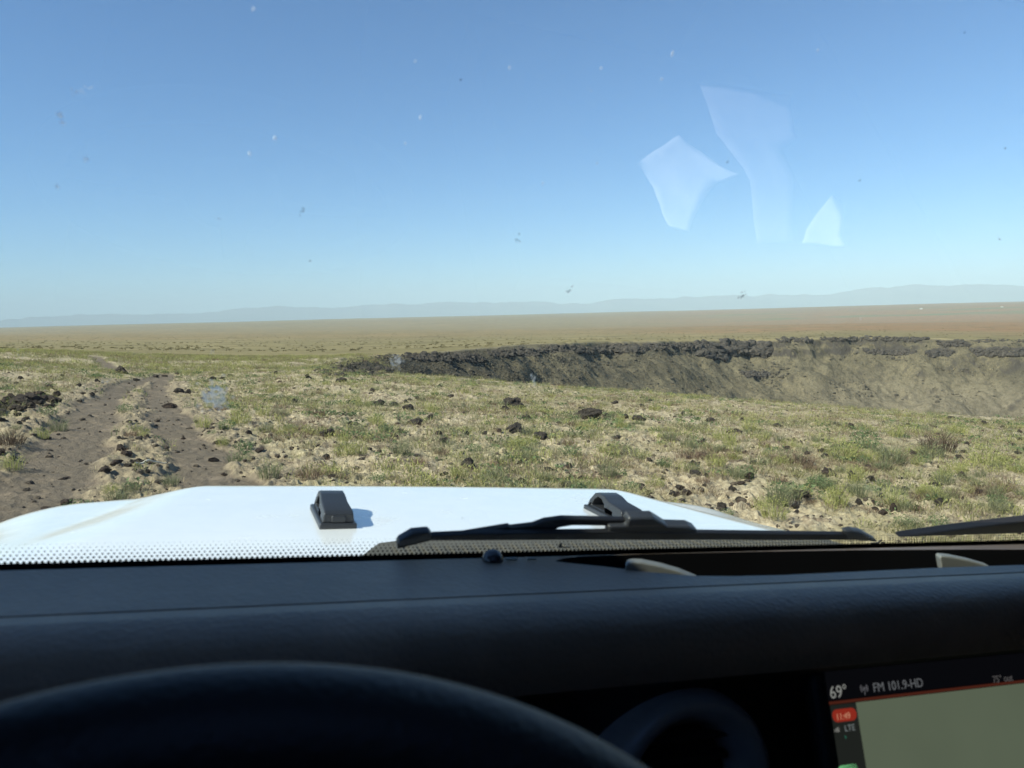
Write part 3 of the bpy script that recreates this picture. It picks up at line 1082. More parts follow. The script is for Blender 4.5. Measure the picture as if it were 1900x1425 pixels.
# named plants (x, y base, width px, kind, label)
PLANTS = [
    (1447, 932, 84, 'grey', 'round grey green shrub on bare sand with a dark rock on its right side'),
    (15, 826, 70, 'dark', 'dead brown shrub at the left edge beside the track'),
    (22, 870, 60, 'yg', 'yellow green shrub right below the dead brown shrub'),
    (232, 766, 42, 'green', 'bright green tuft growing on the crown between the wheel ruts'),
    (1830, 862, 90, 'yg', 'broad bright yellow green shrub near the right edge of view'),
    (1655, 862, 80, 'grey', None), (1730, 850, 70, 'grey', None), (1565, 852, 90, 'yg', None), (1740, 838, 75, 'dark', None),
    (1480, 862, 80, 'brown', None), (1610, 835, 70, 'green', None), (1385, 890, 55, 'green', None), (1280, 850, 70, 'brown', None),
    (1345, 820, 60, 'yg', None), (850, 886, 55, 'yg', 'yellow green tuft left of the dark rock beyond the middle of the hood'),
    (745, 846, 60, 'grey', None), (640, 845, 60, 'yg', None), (500, 892, 70, 'grey', 'grey green shrub over the left corner of the white hood'),
    (455, 835, 60, 'green', None), (420, 800, 50, 'green', None), (445, 790, 60, 'yg', None), (575, 888, 70, 'brown', None),
    (700, 896, 50, 'green', None), (905, 890, 45, 'green', None), (925, 892, 50, 'grey', None), (1010, 892, 50, 'grey', None),
    (1130, 885, 60, 'grey', None), (1060, 848, 55, 'green', None), (960, 835, 55, 'yg', None), (1130, 845, 60, 'yg', None),
    (1170, 910, 50, 'green', None), (1215, 905, 55, 'yg', None), (1750, 900, 60, 'grey', None), (1860, 915, 70, 'brown', None),
    (1850, 935, 50, 'green', None), (1680, 975, 60, 'green', None), (1740, 975, 55, 'green', None), (1530, 905, 40, 'green', None),
    (1640, 905, 40, 'green', None), (90, 775, 50, 'green', None), (110, 800, 50, 'grey', None), (75, 815, 45, 'yg', None),
    (245, 915, 50, 'grey', None), (1890, 880, 60, 'yg', None), (1780, 805, 50, 'yg', None), (1660, 812, 45, 'yg', None),
    (1390, 800, 45, 'yg', None), (1015, 770, 34, 'yg', None), (700, 790, 40, 'yg', None), (590, 770, 40, 'brown', None),
    (800, 765, 40, 'yg', None), (660, 750, 34, 'yg', None), (1240, 820, 46, 'grey', None), (820, 848, 40, 'brown', None),
]
NAMES = {'grey': 'grey green', 'yg': 'yellow green', 'green': 'leafy dark green', 'brown': 'brown dried', 'dark': 'dark dead'}
for i, (px, py, w, kind, lab) in enumerate(PLANTS):
    g = ground_hit(px, py)
    depth = float((RW.T @ (g - CAM))[2])
    put_bush(g, 0.85 * w / FPX * depth / 0.44, kind, i, lab or 'one of the larger %s shrubs growing amid the rocky grass' % NAMES[kind], 'shrubs of the plateau')
nb = 0
while nb < 235:
    px = rng.uniform(0, 1900)
    py = rng.uniform(np.interp(px, [0, 600, 950, 1400, 1900], [668, 702, 726, 760, 792]), 985)
    g = ground_hit(px, py)
    dens = 0.5 + 1.2 * float(fbm(np.array([g[0] * 0.25]), np.array([g[1] * 0.25]), 2, 131)[0])
    if track_mask(np.array([g[0]]), np.array([g[1]]))[0] > 0.15 or np.hypot(g[0], g[1]) > 45 or rng.uniform() > dens or (g[0] > 1 and np.hypot(g[0], g[1]) < 9.5 and rng.uniform() < 0.75):
        continue
    kind = rng.choice(['grey', 'yg', 'green', 'brown'], p=[0.33, 0.33, 0.17, 0.17])
    put_bush(g, rng.uniform(0.28, 0.75), kind, nb, 'small %s shrub scattered over the plateau' % NAMES[kind], 'small shrubs scattered over the plateau')
    nb += 1


def scatter(name, label, spec, n, rmin, rmax, near_frac, seed, azlim=(-0.72, 0.72), avoid=True, scale=(0.6, 1.5), patch=0.6):
    g = np.random.default_rng(seed)
    az = g.uniform(azlim[0], azlim[1], n)
    r = np.sqrt(g.uniform(rmin ** 2, rmax ** 2, n))
    r = np.where(g.uniform(size=n) < near_frac, np.exp(g.uniform(math.log(rmin), math.log(rmax), n)), r)
    x, y = r * np.sin(az), r * np.cos(az)
    keep = np.ones(n, bool)
    pat = fbm(x * 0.5, y * 0.5, 3, seed) + 0.9 * fbm(x * 1.9, y * 1.9, 2, seed + 5) - 0.38 * (1 - sstep(6, 12, r)) - 0.42 * sstep(0.08, 0.25, az) * (1 - sstep(8, 12, r))
    keep &= g.uniform(size=n) < np.clip(patch + 1.6 * pat, 0, 1)
    tm = track_mask(x, y)
    keep &= g.uniform(size=n) > tm * 1.3
    keep &= (corridor(x, y) > 0.95) | (g.uniform(size=n) < 0.12)
    if avoid:
        dm = np.full(n, -99.0)
        sel = r > 25
        dm[sel] = rim_dist(x[sel], y[sel])
        keep &= dm < 0.6
    x, y, r = x[keep], y[keep], r[keep]
    z = gz(x, y)
    kinds = g.choice(len(spec), len(x), p=np.array([s[1] for s in spec]) / sum(s[1] for s in spec))
    # clumps of one kind grow together
    sel2 = vnoise(x * 0.9, y * 0.9, seed + 9)
    cum = np.cumsum([s[1] for s in spec]) / sum(s[1] for s in spec)
    kk = np.searchsorted(cum, np.clip((sel2 - 0.5) * 1.6 + 0.5, 0.001, 0.999))
    kinds = np.where(g.uniform(size=len(x)) < 0.55, kk, kinds)
    vs, fs, cs = [], [], []
    off = 0
    order = g.integers(0, 5, len(x))
    ang = g.uniform(0, 6.283, len(x))
    sc = g.uniform(scale[0], scale[1], len(x)) * (1 + 0.012 * np.minimum(r, 60))
    tint = g.uniform(0.8, 1.2, len(x))
    for ki in range(len(spec)):
        for vi in range(5):
            idx = np.nonzero((kinds == ki) & (order == vi))[0]
            if not len(idx):
                continue
            v, f, c = TUFT[spec[ki][0], vi]
            ca, sa = np.cos(ang[idx])[:, None], np.sin(ang[idx])[:, None]
            s = sc[idx][:, None]
            V = np.stack([(v[:, 0] * ca - v[:, 1] * sa) * s + x[idx][:, None],
                          (v[:, 0] * sa + v[:, 1] * ca) * s + y[idx][:, None],
                          v[None, :, 2] * s + z[idx][:, None]], -1)
            Fc = f[None] + (np.arange(len(idx)) * len(v))[:, None, None] + off
            Cc = np.repeat(c[None], len(idx), 0).copy()
            Cc[..., :3] *= tint[idx][:, None, None]
            vs.append(V.reshape(-1, 3))
            fs.append(Fc.reshape(-1, 3))
            cs.append(Cc.reshape(-1, 4))
            off += len(idx) * len(v)
    o = link(name, mesh_np(name, np.concatenate(vs), np.concatenate(fs), M_VEG, False, {'col': np.concatenate(cs)}))
    tag(o, label, kind='stuff')


scatter('grass', 'short dry and olive grass covering the plateau', [('olive', 4), ('straw', 4), ('yg', 2)], 34000, 4.5, 44, 0.5, 701)
scatter('ground_cover', 'low leafy weeds and twiggy forbs between the grass', [('green', 2), ('grey', 3), ('yg', 2.5), ('brown', 3)], 26000, 4.5, 44, 0.5, 702, patch=0.45)
scatter('dry_litter', 'fine dry straw and twigs lying all over the sandy soil', [('litter', 5), ('straw', 2), ('brown', 1)], 30000, 4.5, 26, 0.75, 709, patch=0.75, scale=(0.5, 1.3))
scatter('far_scrub', 'dark low scrub dotted over the plain beyond the crater', [('scrub', 1)], 9000, 120, 1000, 0.6, 711, scale=(1.3, 3.0), patch=0.25)
scatter('far_grass', 'thin grass on the flat rise left of the crater', [('olive', 4), ('yg', 3), ('brown', 1)], 14000, 40, 80, 0.0, 703, azlim=(-0.72, -0.15), scale=(1.0, 2.0))

# ------------------------------------------------------------------ the vehicle the picture is taken from
# built in its own axes (x right, y ahead, z up, camera at the origin), then scaled to metres
VS = 0.65
VO = np.array([0.615, 0.3, -CAM_H / VS])
vehicle = D.objects.new('off_road_vehicle', None)
COL.objects.link(vehicle)
vehicle.matrix_world = Matrix.Translation(CAM + RVW @ (VO * VS)) @ Matrix(RVW.tolist()).to_4x4()
tag(vehicle, 'white off road vehicle seen from its driver seat, black dashboard and steering wheel in front', 'car')


def vray(px, py):
    return RV @ pdir(px, py)


def on_z(px, py, z):
    r = vray(px, py)
    return r * (z / r[2])


def on_y(px, py, y):
    r = vray(px, py)
    return r * (y / r[1])


WT = math.radians(27)
WB = np.array([0, 1.04, -0.30])
WN = np.array([0, math.cos(WT), math.sin(WT)])       # outward normal of the windshield
WU = np.array([0, -math.sin(WT), math.cos(WT)])      # up along the glass


def on_ws(px, py, off=0.0):
    r = vray(px, py)
    return r * ((WB @ WN + off) / (r @ WN))


def loc(v):
    return (np.asarray(v, float) - VO) * VS


def part(name, v, f, mat, parent=None, smooth=False, bevel=0, label=None, uv=None, attrs=None, kind=None):
    o = link(name, mesh_np(name, loc(v), f, mat, smooth, attrs, uv), parent or vehicle)
    if bevel:
        b = o.modifiers.new('bevel', 'BEVEL')
        b.width = bevel * VS
        b.segments = 3
        b.limit_method = 'ANGLE'
        b.angle_limit = math.radians(35)
        b.harden_normals = bool(smooth)
    if label:
        o['label'] = label
    if kind:
        o['kind'] = kind
    return o


def from_bm(bm):
    bm.verts.index_update()
    v = np.array([p.co[:] for p in bm.verts])
    by = {}
    for q in bm.faces:
        by.setdefault(len(q.verts), []).append([p.index for p in q.verts])
    bm.free()
    return v, [np.array(k) for k in by.values()]


def extrude(pts, vec):
    """solid from a planar polygon pushed along vec"""
    bm = bmesh.new()
    vs = [bm.verts.new(p) for p in pts]
    fc = bm.faces.new(vs)
    r = bmesh.ops.extrude_face_region(bm, geom=[fc])
    nv = [e for e in r['geom'] if isinstance(e, bmesh.types.BMVert)]
    for q in nv:
        q.co += Vector(vec)
    bmesh.ops.recalc_face_normals(bm, faces=bm.faces[:])
    return from_bm(bm)


def box(x0, x1, y0, y1, z0, z1):
    v = np.array([(x, y, z) for z in (z0, z1) for x, y in ((x0, y0), (x1, y0), (x1, y1), (x0, y1))])
    return v, np.array([(3, 2, 1, 0), (4, 5, 6, 7), (0, 1, 5, 4), (1, 2, 6, 5), (2, 3, 7, 6), (3, 0, 4, 7)])


def boxes(lst):
    vs, fs = [], []
    for k, b in enumerate(lst):
        v, f = box(*b)
        vs.append(v)
        fs.append(f + 8 * k)
    return np.concatenate(vs), np.concatenate(fs)


def grid_faces(n, m, close=False):
    i = np.arange(n - 1)[:, None] * m
    mm = m if close else m - 1
    j = np.arange(mm)[None]
    j2 = (j + 1) % m
    return np.stack([i + j, i + j2, i + m + j2, i + m + j], -1).reshape(-1, 4)


def lathe(c, ex, ey, en, prof, n=72):
    """prof: (radius, offset along en)"""
    a = np.linspace(0, 2 * math.pi, n, endpoint=False)
    v = np.array([[np.asarray(c) + r * (math.cos(t) * np.asarray(ex) + math.sin(t) * np.asarray(ey)) + h * np.asarray(en) for t in a] for r, h in prof]).reshape(-1, 3)
    return v, grid_faces(len(prof), n, True)


def torus(c, ex, ey, R, r, n=120, m=28):
    en = np.cross(ex, ey)
    v = []
    for k in range(n):
        t = 2 * math.pi * k / n
        d = math.cos(t) * ex + math.sin(t) * ey
        for q in range(m):
            u = 2 * math.pi * q / m
            v.append(c + (R + r * math.cos(u)) * d + r * math.sin(u) * en)
    v = np.array(v)
    f = grid_faces(n, m, True)
    last = np.array([[(n - 1) * m + j, (n - 1) * m + (j + 1) % m, (j + 1) % m, j] for j in range(m)])
    return v, np.concatenate([f, last])


def plastic(name, col, rough, scale, strength, dist):
    t = NT(name)
    co = t.n('TexCoord').outputs['Object']
    vo = t.n('TexVoronoi', {'Vector': co, 'Scale': scale}, feature='SMOOTH_F1').outputs[0]
    nz = t.noise(co, scale * 0.7, 3, 0.6)
    dust = t.noise(co, 6, 5, 0.65)
    speck = t.sm(t.noise(co, 420, 2, 0.5), 0.74, 0.80)
    c = t.mix(t.sm(dust, 0.4, 0.75), tuple(q * 0.85 for q in col), tuple(q * 1.25 for q in col))
    c = t.mix(t.math('MULTIPLY', speck, 0.35), c, (0.3, 0.29, 0.27))
    return t.finish(t.pbr(c, rough, 0.6, t.bump(t.math('ADD', vo, nz), strength, dist)))


M_DASH = plastic('dash_plastic', (0.255, 0.188, 0.132), 0.5, 240, 0.45, 0.0011)
M_FACE = plastic('dark_face_plastic', (0.010, 0.010, 0.011), 0.6, 260, 0.4, 0.001)
M_WHEEL = plastic('wheel_leather', (0.012, 0.013, 0.016), 0.55, 380, 0.4, 0.0008)
M_TRIM = plastic('outer_trim', (0.028, 0.030, 0.033), 0.42, 420, 0.25, 0.0006)
M_COWL = simple('dusty_cowl', (0.10, 0.095, 0.08), 0.8, 0.2, (200, 0.2, 0.001), var=0.3)
M_RUBBER = simple('wiper_rubber', (0.010, 0.010, 0.011), 0.5, 0.4, (300, 0.2, 0.001))
M_BLACK = simple('black_plastic', (0.006, 0.006, 0.007), 0.7, 0.3)
M_FIN = simple('grey_divider', (0.34, 0.34, 0.30), 0.6, 0.4, (200, 0.2, 0.001))
M_LINER = simple('dark_headliner', (0.022, 0.022, 0.022), 0.95, 0.1)
M_CHROME = simple('sensor_gloss', (0.05, 0.05, 0.055), 0.12, 0.6)


def paint():
    t = NT('white_paint')
    co = t.n('TexCoord').outputs['Object']
    d = t.noise(co, 9, 6, 0.7)
    c = t.mix(t.sm(d, 0.55, 0.8), (0.80, 0.81, 0.80), (0.74, 0.73, 0.69))
    r = t.n('MapRange', {'Value': d, 'From Min': 0.35, 'From Max': 0.7, 'To Min': 0.16, 'To Max': 0.30}).outputs[0]
    return t.finish(t.pbr(c, r, 0.5, None, **{'Coat Weight': 0.6, 'Coat Roughness': 0.05}))


M_PAINT = paint()

# hood ---------------------------------------------------------------
HC = 0.615
XL, XR = -0.50, 1.73


def hood_z(X, Y):
    xp = np.abs(X - HC)
    hw = 0.7148 + (2.25 - Y) * 0.3327
    s = xp - hw
    z = -0.44 - 0.0105 * (xp / 0.7) ** 2 - (0.0121 + 0.0205 * sstep(1.65, 2.2, Y)) * sstep(-0.04, 0.17, s) - 0.0537 * np.clip(s - 0.1, 0, None)
    z = z - 0.012 * sstep(1.9, 1.2, Y)
    cr = 0.3704
    qx = xp - (1.322 - cr)
    qy = Y - (2.5998 + 0.0362 * (np.clip(xp, 0, 0.8) / 0.7) ** 2 - cr)
    e = -(np.hypot(np.clip(qx, 0, None), np.clip(qy, 0, None)) + np.minimum(np.maximum(qx, qy), 0) - cr)
    return z - 0.1288 * np.clip(1 - e / 0.3326, 0, 1) ** 2 - np.clip(-e, 0, None) * 6.0


xs = HC + np.linspace(-1.46, 1.46, 260)
ys = np.linspace(1.10, 2.68, 170)
XX, YY = np.meshgrid(xs, ys)
ZZ = np.maximum(hood_z(XX, YY), -0.95)
hood = part('hood', np.stack([XX, YY, ZZ], -1).reshape(-1, 3), grid_faces(len(ys), len(xs)), M_PAINT, smooth=True)


def hood_loop(xc, yr):
    """moulded stop with an opening through its front half"""
    out = [(0, 0), (0, 0.022), (0.010, 0.029), (0.085, 0.034), (0.115, 0.044), (0.150, 0.047), (0.172, 0.042), (0.196, 0.020), (0.205, 0.0)]
    hole = [(0.098, 0.006), (0.108, 0.022), (0.128, 0.032), (0.150, 0.034), (0.168, 0.024), (0.180, 0.006)]
    bm = bmesh.new()

    def wid(z, y):
        return 0.037 - 0.007 * (z / 0.053) - 0.002 * (y / 0.2)
    rings = []
    for sgn in (-1, 1):
        ro = [bm.verts.new((sgn * wid(z, y), y, z + 0.008)) for y, z in out]
        rh = [bm.verts.new((sgn * wid(z, y), y, z + 0.008)) for y, z in hole]
        ed = []
        for rg in (ro, rh):
            for a, b in zip(rg, rg[1:] + rg[:1]):
                ed.append(bm.edges.new((a, b)))
        bmesh.ops.triangle_fill(bm, use_beauty=True, edges=ed, normal=(sgn, 0, 0))
        rings.append((ro, rh))
    for q in (0, 1):
        a, b = rings[0][q], rings[1][q]
        for k in range(len(a)):
            k2 = (k + 1) % len(a)
            bm.faces.new((a[k], a[k2], b[k2], b[k]))
    # flange
    v, f = box(-0.043, 0.043, -0.006, 0.212, -0.01, 0.0085)
    vs = [bm.verts.new(p) for p in v]
    for q in f:
        bm.faces.new([vs[i] for i in q])
    # raised cover at the rear face
    v, f = box(-0.017, 0.017, -0.004, 0.004, 0.009, 0.026)
    vs = [bm.verts.new(p) for p in v]
    for q in f:
        bm.faces.new([vs[i] for i in q])
    bmesh.ops.recalc_face_normals(bm, faces=bm.faces[:])
    v, f = from_bm(bm)
    z0 = float(hood_z(np.array([xc]), np.array([yr + 0.1]))[0])
    v = v + (xc, yr, z0 + 0.004)
    o = part('hood_loop', v, f, M_TRIM, hood, smooth=True, bevel=0.008)
    return o


hood_loop(0.268, 1.80)['label'] = 'black moulded loop nearer the driver, its shadow falling to the right on the hood'
hood_loop(1.043, 1.80)['label'] = 'black moulded loop half hidden behind the wiper mount'

# body under and behind the hood -------------------------------------
gr_v, gr_f = boxes([(HC - 0.55, HC + 0.55, 2.50, 2.62, -1.25, -0.70)])
grille = part('grille', gr_v, gr_f, M_PAINT, bevel=0.02)
sl = boxes([(HC - 0.36 + 0.12 * k - 0.035, HC - 0.36 + 0.12 * k + 0.035, 2.616, 2.63, -1.15, -0.80) for k in range(7)])
part('grille_slots', *sl, M_BLACK, grille)
for sx in (-1, 1):
    v, f = lathe((HC + sx * 0.47, 2.625, -0.92), (1, 0, 0), (0, 0, 1), (0, 1, 0), [(0.10, 0.0), (0.10, 0.02), (0.085, 0.025), (0.0, 0.035)], 40)
    part('headlight', v, f, simple('headlight_lens', (0.6, 0.6, 0.6), 0.1, 0.6), smooth=True)
    fx = HC + sx * 1.30
    prof = [(1.02, -1.02), (1.12, -0.84), (1.30, -0.78), (2.05, -0.80), (2.25, -0.90), (2.30, -1.0), (2.22, -0.97), (2.02, -0.88), (1.33, -0.86), (1.18, -0.91), (1.10, -1.04)]
    v, f = extrude([(fx - 0.20 * 1, y, z) for y, z in prof], (0.40, 0, 0))
    part('fender', v, f, M_TRIM, bevel=0.02)
    for wy in (1.70, -2.1):
        cx = HC + sx * 1.30
        tv, tf = torus(np.array([cx, wy, -1.71]), np.array([0, 1.0, 0]), np.array([0, 0, 1.0]), 0.44, 0.155, 60, 20)
        wh = part('wheel', tv, tf, simple('tyre', (0.02, 0.02, 0.02), 0.9, 0.2), smooth=True)
        rv, rf = lathe((cx, wy, -1.71), (0, 1, 0), (0, 0, 1), (sx, 0, 0), [(0.0, 0.06), (0.10, 0.07), (0.12, 0.03), (0.27, 0.05), (0.33, 0.10), (0.33, -0.10), (0.0, -0.1)], 40)
        part('rim', rv, rf, simple('alloy', (0.30, 0.30, 0.31), 0.35, 0.5, metallic=0.8), wh, smooth=True)
bv, bf = boxes([(HC - 1.15, HC + 1.15, 2.55, 2.72, -1.42, -1.22)])
part('bumper', bv, bf, M_TRIM, bevel=0.03)
bv, bf = boxes([(HC - 0.62, HC + 0.62, 1.0, 2.30, -1.45, -0.96), (XL - 0.04, XR + 0.04, -3.04, 1.02, -1.52, -1.425), (XL - 0.04, XR + 0.04, 1.02, 1.04, -1.52, -0.55)])
part('chassis', bv, bf, M_BLACK)

# cabin shell ---------------------------------------------------------
bv, bf = boxes([(XL, -0.36, -3.0, 0.66, 0.455, 0.50), (0.34, XR, -3.0, 0.66, 0.455, 0.50), (-0.36, 0.34, -3.0, -0.80, 0.455, 0.50), (-0.36, 0.34, -0.06, 0.66, 0.455, 0.50)])  # opening added to let sun onto sheets; front edge extended to shade dash
part('roof', bv, bf, M_LINER)
bv, bf = boxes([(XL - 0.05, XL, -3.0, 1.10, -1.42, -0.36), (XR, XR + 0.05, -3.0, 1.10, -1.42, -0.36)])
part('body_side', bv, bf, M_PAINT)
bv, bf = boxes([(XL + 0.002, XL + 0.015, -3.0, 0.98, -1.40, -0.30), (XR - 0.015, XR - 0.002, -3.0, 0.98, -1.40, -0.30)])  # unseen dark panels added to keep sunlit side paint out of the reflections
part('door_blackout_card', bv, bf, M_BLACK)
bv, bf = boxes([(XL - 0.03, XL, -3.0, 0.25, -0.358, 0.46), (XL - 0.03, XL, 0.25, 1.0, -0.12, 0.46),
                (XR, XR + 0.03, -3.0, 0.9, -0.358, 0.46), (XL - 0.03, XR + 0.03, -3.04, -3.002, -1.4, 0.46)])  # side windows closed up to block sun and reflections; low slot admits ground light
part('hard_top', bv, bf, M_LINER)
pil = []
for x in (XL + 0.06, XR - 0.06):
    p0 = WB + np.array([x, 0, 0])
    pv_, pf_ = extrude([p0 + (-0.05, 0, 0) - WU * 0.1 - WN * 0.03, p0 + (0.05, 0, 0) - WU * 0.1 - WN * 0.03, p0 + (0.05, 0, 0) + WU * 0.9 - WN * 0.03, p0 + (-0.05, 0, 0) + WU * 0.9 - WN * 0.03], tuple(WN * 0.06))
    part('windshield_pillar', pv_, pf_, M_BLACK, bevel=0.01)
hz = float((on_ws(1872, 0) - WB) @ WU) + 0.020                   # height of the header frit along the glass
p0 = WB + WU * (hz + 0.03)
pv_, pf_ = extrude([p0 + (XL, 0, 0) - WN * 0.03, p0 + (XR, 0, 0) - WN * 0.03, p0 + (XR, 0, 0) + WU * 0.12 - WN * 0.03, p0 + (XL, 0, 0) + WU * 0.12 - WN * 0.03], tuple(WN * 0.06))
part('windshield_header', pv_, pf_, M_LINER)
cw = [(1.045, -0.335), (1.07, -0.36), (1.20, -0.455), (1.20, -0.53), (1.02, -0.50)]
cv, cf = extrude([(XL + 0.02, y, z) for y, z in cw], (XR - XL - 0.04, 0, 0))
part('cowl_panel', cv, cf, M_BLACK)
cg = [(0.16, 1.30), (0.25, 1.50), (0.335, 1.655), (0.45, 1.70), (0.65, 1.715), (1.30, 1.715), (1.52, 1.66), (1.62, 1.12), (0.16, 1.12)]
cv, cf = extrude([(x, y, -0.452) for x, y in cg], (0, 0, 0.012))
cowl = part('cowl_grille', cv, cf, M_COWL, bevel=0.003)
cv, cf = boxes([(0.36 + 0.03 * k, 0.375 + 0.03 * k, 1.20, 1.62, -0.4402, -0.436) for k in range(38)])
part('cowl_ribs', cv, cf, M_COWL, cowl)

# windshield ----------------------------------------------------------
def glass():
    t = NT('windshield_glass')
    fr = t.n('Fresnel', {'IOR': 1.75}).outputs[0]
    co = t.n('TexCoord').outputs['Object']
    tr = t.n('BsdfTransparent', {'Color': (0.88, 0.965, 0.91)})
    gl = t.n('BsdfGlossy', {'Color': (1, 1, 1), 'Roughness': 0.0})
    mx = t.n('MixShader', {0: fr})
    t.t.links.new(tr.outputs[0], mx.inputs[1])
    t.t.links.new(gl.outputs[0], mx.inputs[2])
    # thin film of dust
    du = t.n('BsdfDiffuse', {'Color': (0.75, 0.74, 0.70)})
    tl = t.n('BsdfTranslucent', {'Color': (0.8, 0.82, 0.82)})
    d2 = t.n('MixShader', {0: 0.6})
    t.t.links.new(du.outputs[0], d2.inputs[1])
    t.t.links.new(tl.outputs[0], d2.inputs[2])
    f = t.sm(t.noise(co, 3.5, 6, 0.7, 0.6), 0.35, 0.8)
    m2 = t.n('MixShader', {0: t.math('MULTIPLY', f, 0.004)})
    t.t.links.new(mx.outputs[0], m2.inputs[1])
    t.t.links.new(d2.outputs[0], m2.inputs[2])
    return t.finish(m2)


def ws_pt(x, b, off=0.0):
    return WB + np.array([x, 0, 0]) + WU * b + WN * off


gv = np.array([ws_pt(XL, -0.10), ws_pt(XR, -0.10), ws_pt(XR, hz + 0.10), ws_pt(XL, hz + 0.10)])
windshield = part('windshield', gv, np.array([[0, 1, 2, 3]]), glass())


def frit_mat(name, solid, fade, flip=False):
    """dot matrix: uv = metres along and up the glass (in vehicle units); solid below 'solid', dots shrink up to 'fade'"""
    t = NT(name)
    uv = t.n('UVMap', uv_map='UVMap').outputs[0]
    sx = t.n('SeparateXYZ', {0: uv})
    u, v = sx.outputs[0], sx.outputs[1]
    P, Q = 0.0064, 0.0054
    row = t.math('FLOOR', t.math('DIVIDE', v, Q))
    odd = t.math('MULTIPLY', t.math('FLOORED_MODULO', row, 2.0), 0.5)
    fx = t.math('SUBTRACT', t.math('FRACT', t.math('ADD', t.math('DIVIDE', u, P), odd)), 0.5)
    fy = t.math('SUBTRACT', t.math('FRACT', t.math('DIVIDE', v, Q)), 0.5)
    dd = t.math('SQRT', t.math('ADD', t.math('POWER', t.math('MULTIPLY', fx, P), 2.0), t.math('POWER', t.math('MULTIPLY', fy, Q), 2.0)))
    rad = t.n('MapRange', {'Value': t.math('MULTIPLY', row, Q), 'From Min': solid, 'From Max': fade, 'To Min': 0.0019, 'To Max': 0.0003}).outputs[0]
    dot = t.math('LESS_THAN', dd, rad)
    sol = t.math('LESS_THAN', v, solid)
    al = t.math('MAXIMUM', dot, sol)
    bl = t.pbr((0.012, 0.012, 0.013), 0.45, 0.4)
    tr = t.n('BsdfTransparent')
    mx = t.n('MixShader', {0: al})
    t.t.links.new(tr.outputs[0], mx.inputs[1])
    t.t.links.new(bl.outputs[0], mx.inputs[2])
    return t.finish(mx)


def frit(b0, b1, solid, fade, sign, off=-0.004):
    v = np.array([ws_pt(XL + 0.01, b0, off), ws_pt(XR - 0.01, b0, off), ws_pt(XR - 0.01, b1, off), ws_pt(XL + 0.01, b1, off)])
    uv = np.array([(XL, sign * b0), (XR, sign * b0), (XR, sign * b1), (XL, sign * b1)])
    part('frit_band', v, np.array([[0, 1, 2, 3]]), frit_mat('frit_dots', solid, fade), windshield, uv=uv)


frit(-0.08, 0.042, 0.012, 0.040, 1)
frit(hz - 0.025, hz + 0.05, -(hz + 0.018), -(hz - 0.022), -1)

# dirt and insect splats on the glass


def splats(name, lst, mat, label):
    bm = bmesh.new()
    for px, py, w, h, k in lst:
        c = on_ws(px, py, 0.003)
        dep = np.linalg.norm(c)
        for q in range(k):
            ww = w / FPX * dep * rng.uniform(0.5, 1.0) / (1 if k == 1 else 2.2 if k < 8 else 4.5)
            hh = h / FPX * dep * rng.uniform(0.5, 1.0) / (1 if k == 1 else 2.2 if k < 8 else 4.5)
            ox, oy = (0, 0) if k == 1 else (rng.normal(0, w * 0.28) / FPX * dep, rng.normal(0, h * 0.28) / FPX * dep)
            pts = []
            for t in range(9):
                a = 2 * math.pi * t / 9
                rr = rng.uniform(0.3, 0.62)
                pts.append(bm.verts.new(c + WN * 0.0002 * q + np.array([1, 0, 0]) * (ox + ww * rr * math.cos(a)) + WU * (oy + hh * rr * math.sin(a))))
            ctr = bm.verts.new(c + WN * (0.0002 * q + 0.35 * min(ww, hh)) + np.array([1, 0, 0]) * ox + WU * oy)
            for t in range(9):
                bm.faces.new((pts[t], pts[(t + 1) % 9], ctr))
    v, f = from_bm(bm)
    part(name, v, f, mat, windshield, label=label, kind='stuff')


def film(name, col, alpha, trans=0.5):
    t = NT(name)
    du = t.n('BsdfDiffuse', {'Color': col})
    tl = t.n('BsdfTranslucent', {'Color': col})
    d2 = t.n('MixShader', {0: trans})
    t.t.links.new(du.outputs[0], d2.inputs[1])
    t.t.links.new(tl.outputs[0], d2.inputs[2])
    tr = t.n('BsdfTransparent')
    mx = t.n('MixShader', {0: alpha})
    t.t.links.new(tr.outputs[0], mx.inputs[1])
    t.t.links.new(d2.outputs[0], mx.inputs[2])
    return t.finish(mx)


SP_L = [(470, 12, 9, 12, 3), (148, 170, 20, 14, 16), (105, 200, 20, 36, 3), (768, 115, 10, 10, 2), (945, 125, 8, 9, 1), (1095, 163, 9, 11, 2), (1248, 100, 8, 14, 1),
        (1228, 147, 7, 9, 1), (1115, 127, 5, 12, 1), (510, 257, 8, 14, 1), (463, 286, 7, 9, 1), (780, 218, 6, 13, 1), (752, 266, 6, 7, 1),
        (922, 278, 5, 6, 1), (1108, 303, 5, 10, 1), (106, 346, 10, 9, 1), (160, 295, 10, 12, 1), (1518, 93, 5, 8, 1), (405, 405, 14, 6, 1), (1007, 340, 4, 8, 1),
        (400, 745, 44, 40, 110), (737, 672, 24, 26, 34), (990, 705, 10, 30, 5), (395, 653, 9, 14, 3), (195, 710, 14, 10, 3), (35, 656, 9, 14, 3),
        (1597, 592, 8, 5, 2)]
splats('dust_mark', SP_L, film('dust_film', (1.0, 0.97, 0.92), 0.30, 0.85), 'pale dried splashes on the glass')
SP_D = [(563, 391, 9, 10, 5), (556, 400, 6, 8, 2), (962, 441, 7, 14, 5), (1057, 540, 9, 9, 6), (1060, 533, 5, 8, 2), (1378, 550, 10, 13, 7), (1382, 542, 5, 8, 2), (1865, 275, 5, 5, 1), (1595, 335, 4, 6, 1),
        (1853, 443, 9, 5, 3), (860, 962, 6, 6, 3), (575, 484, 4, 5, 1), (1350, 300, 4, 7, 1), (855, 148, 4, 5, 1), (1790, 60, 4, 4, 1), (630, 690, 3, 3, 1)]
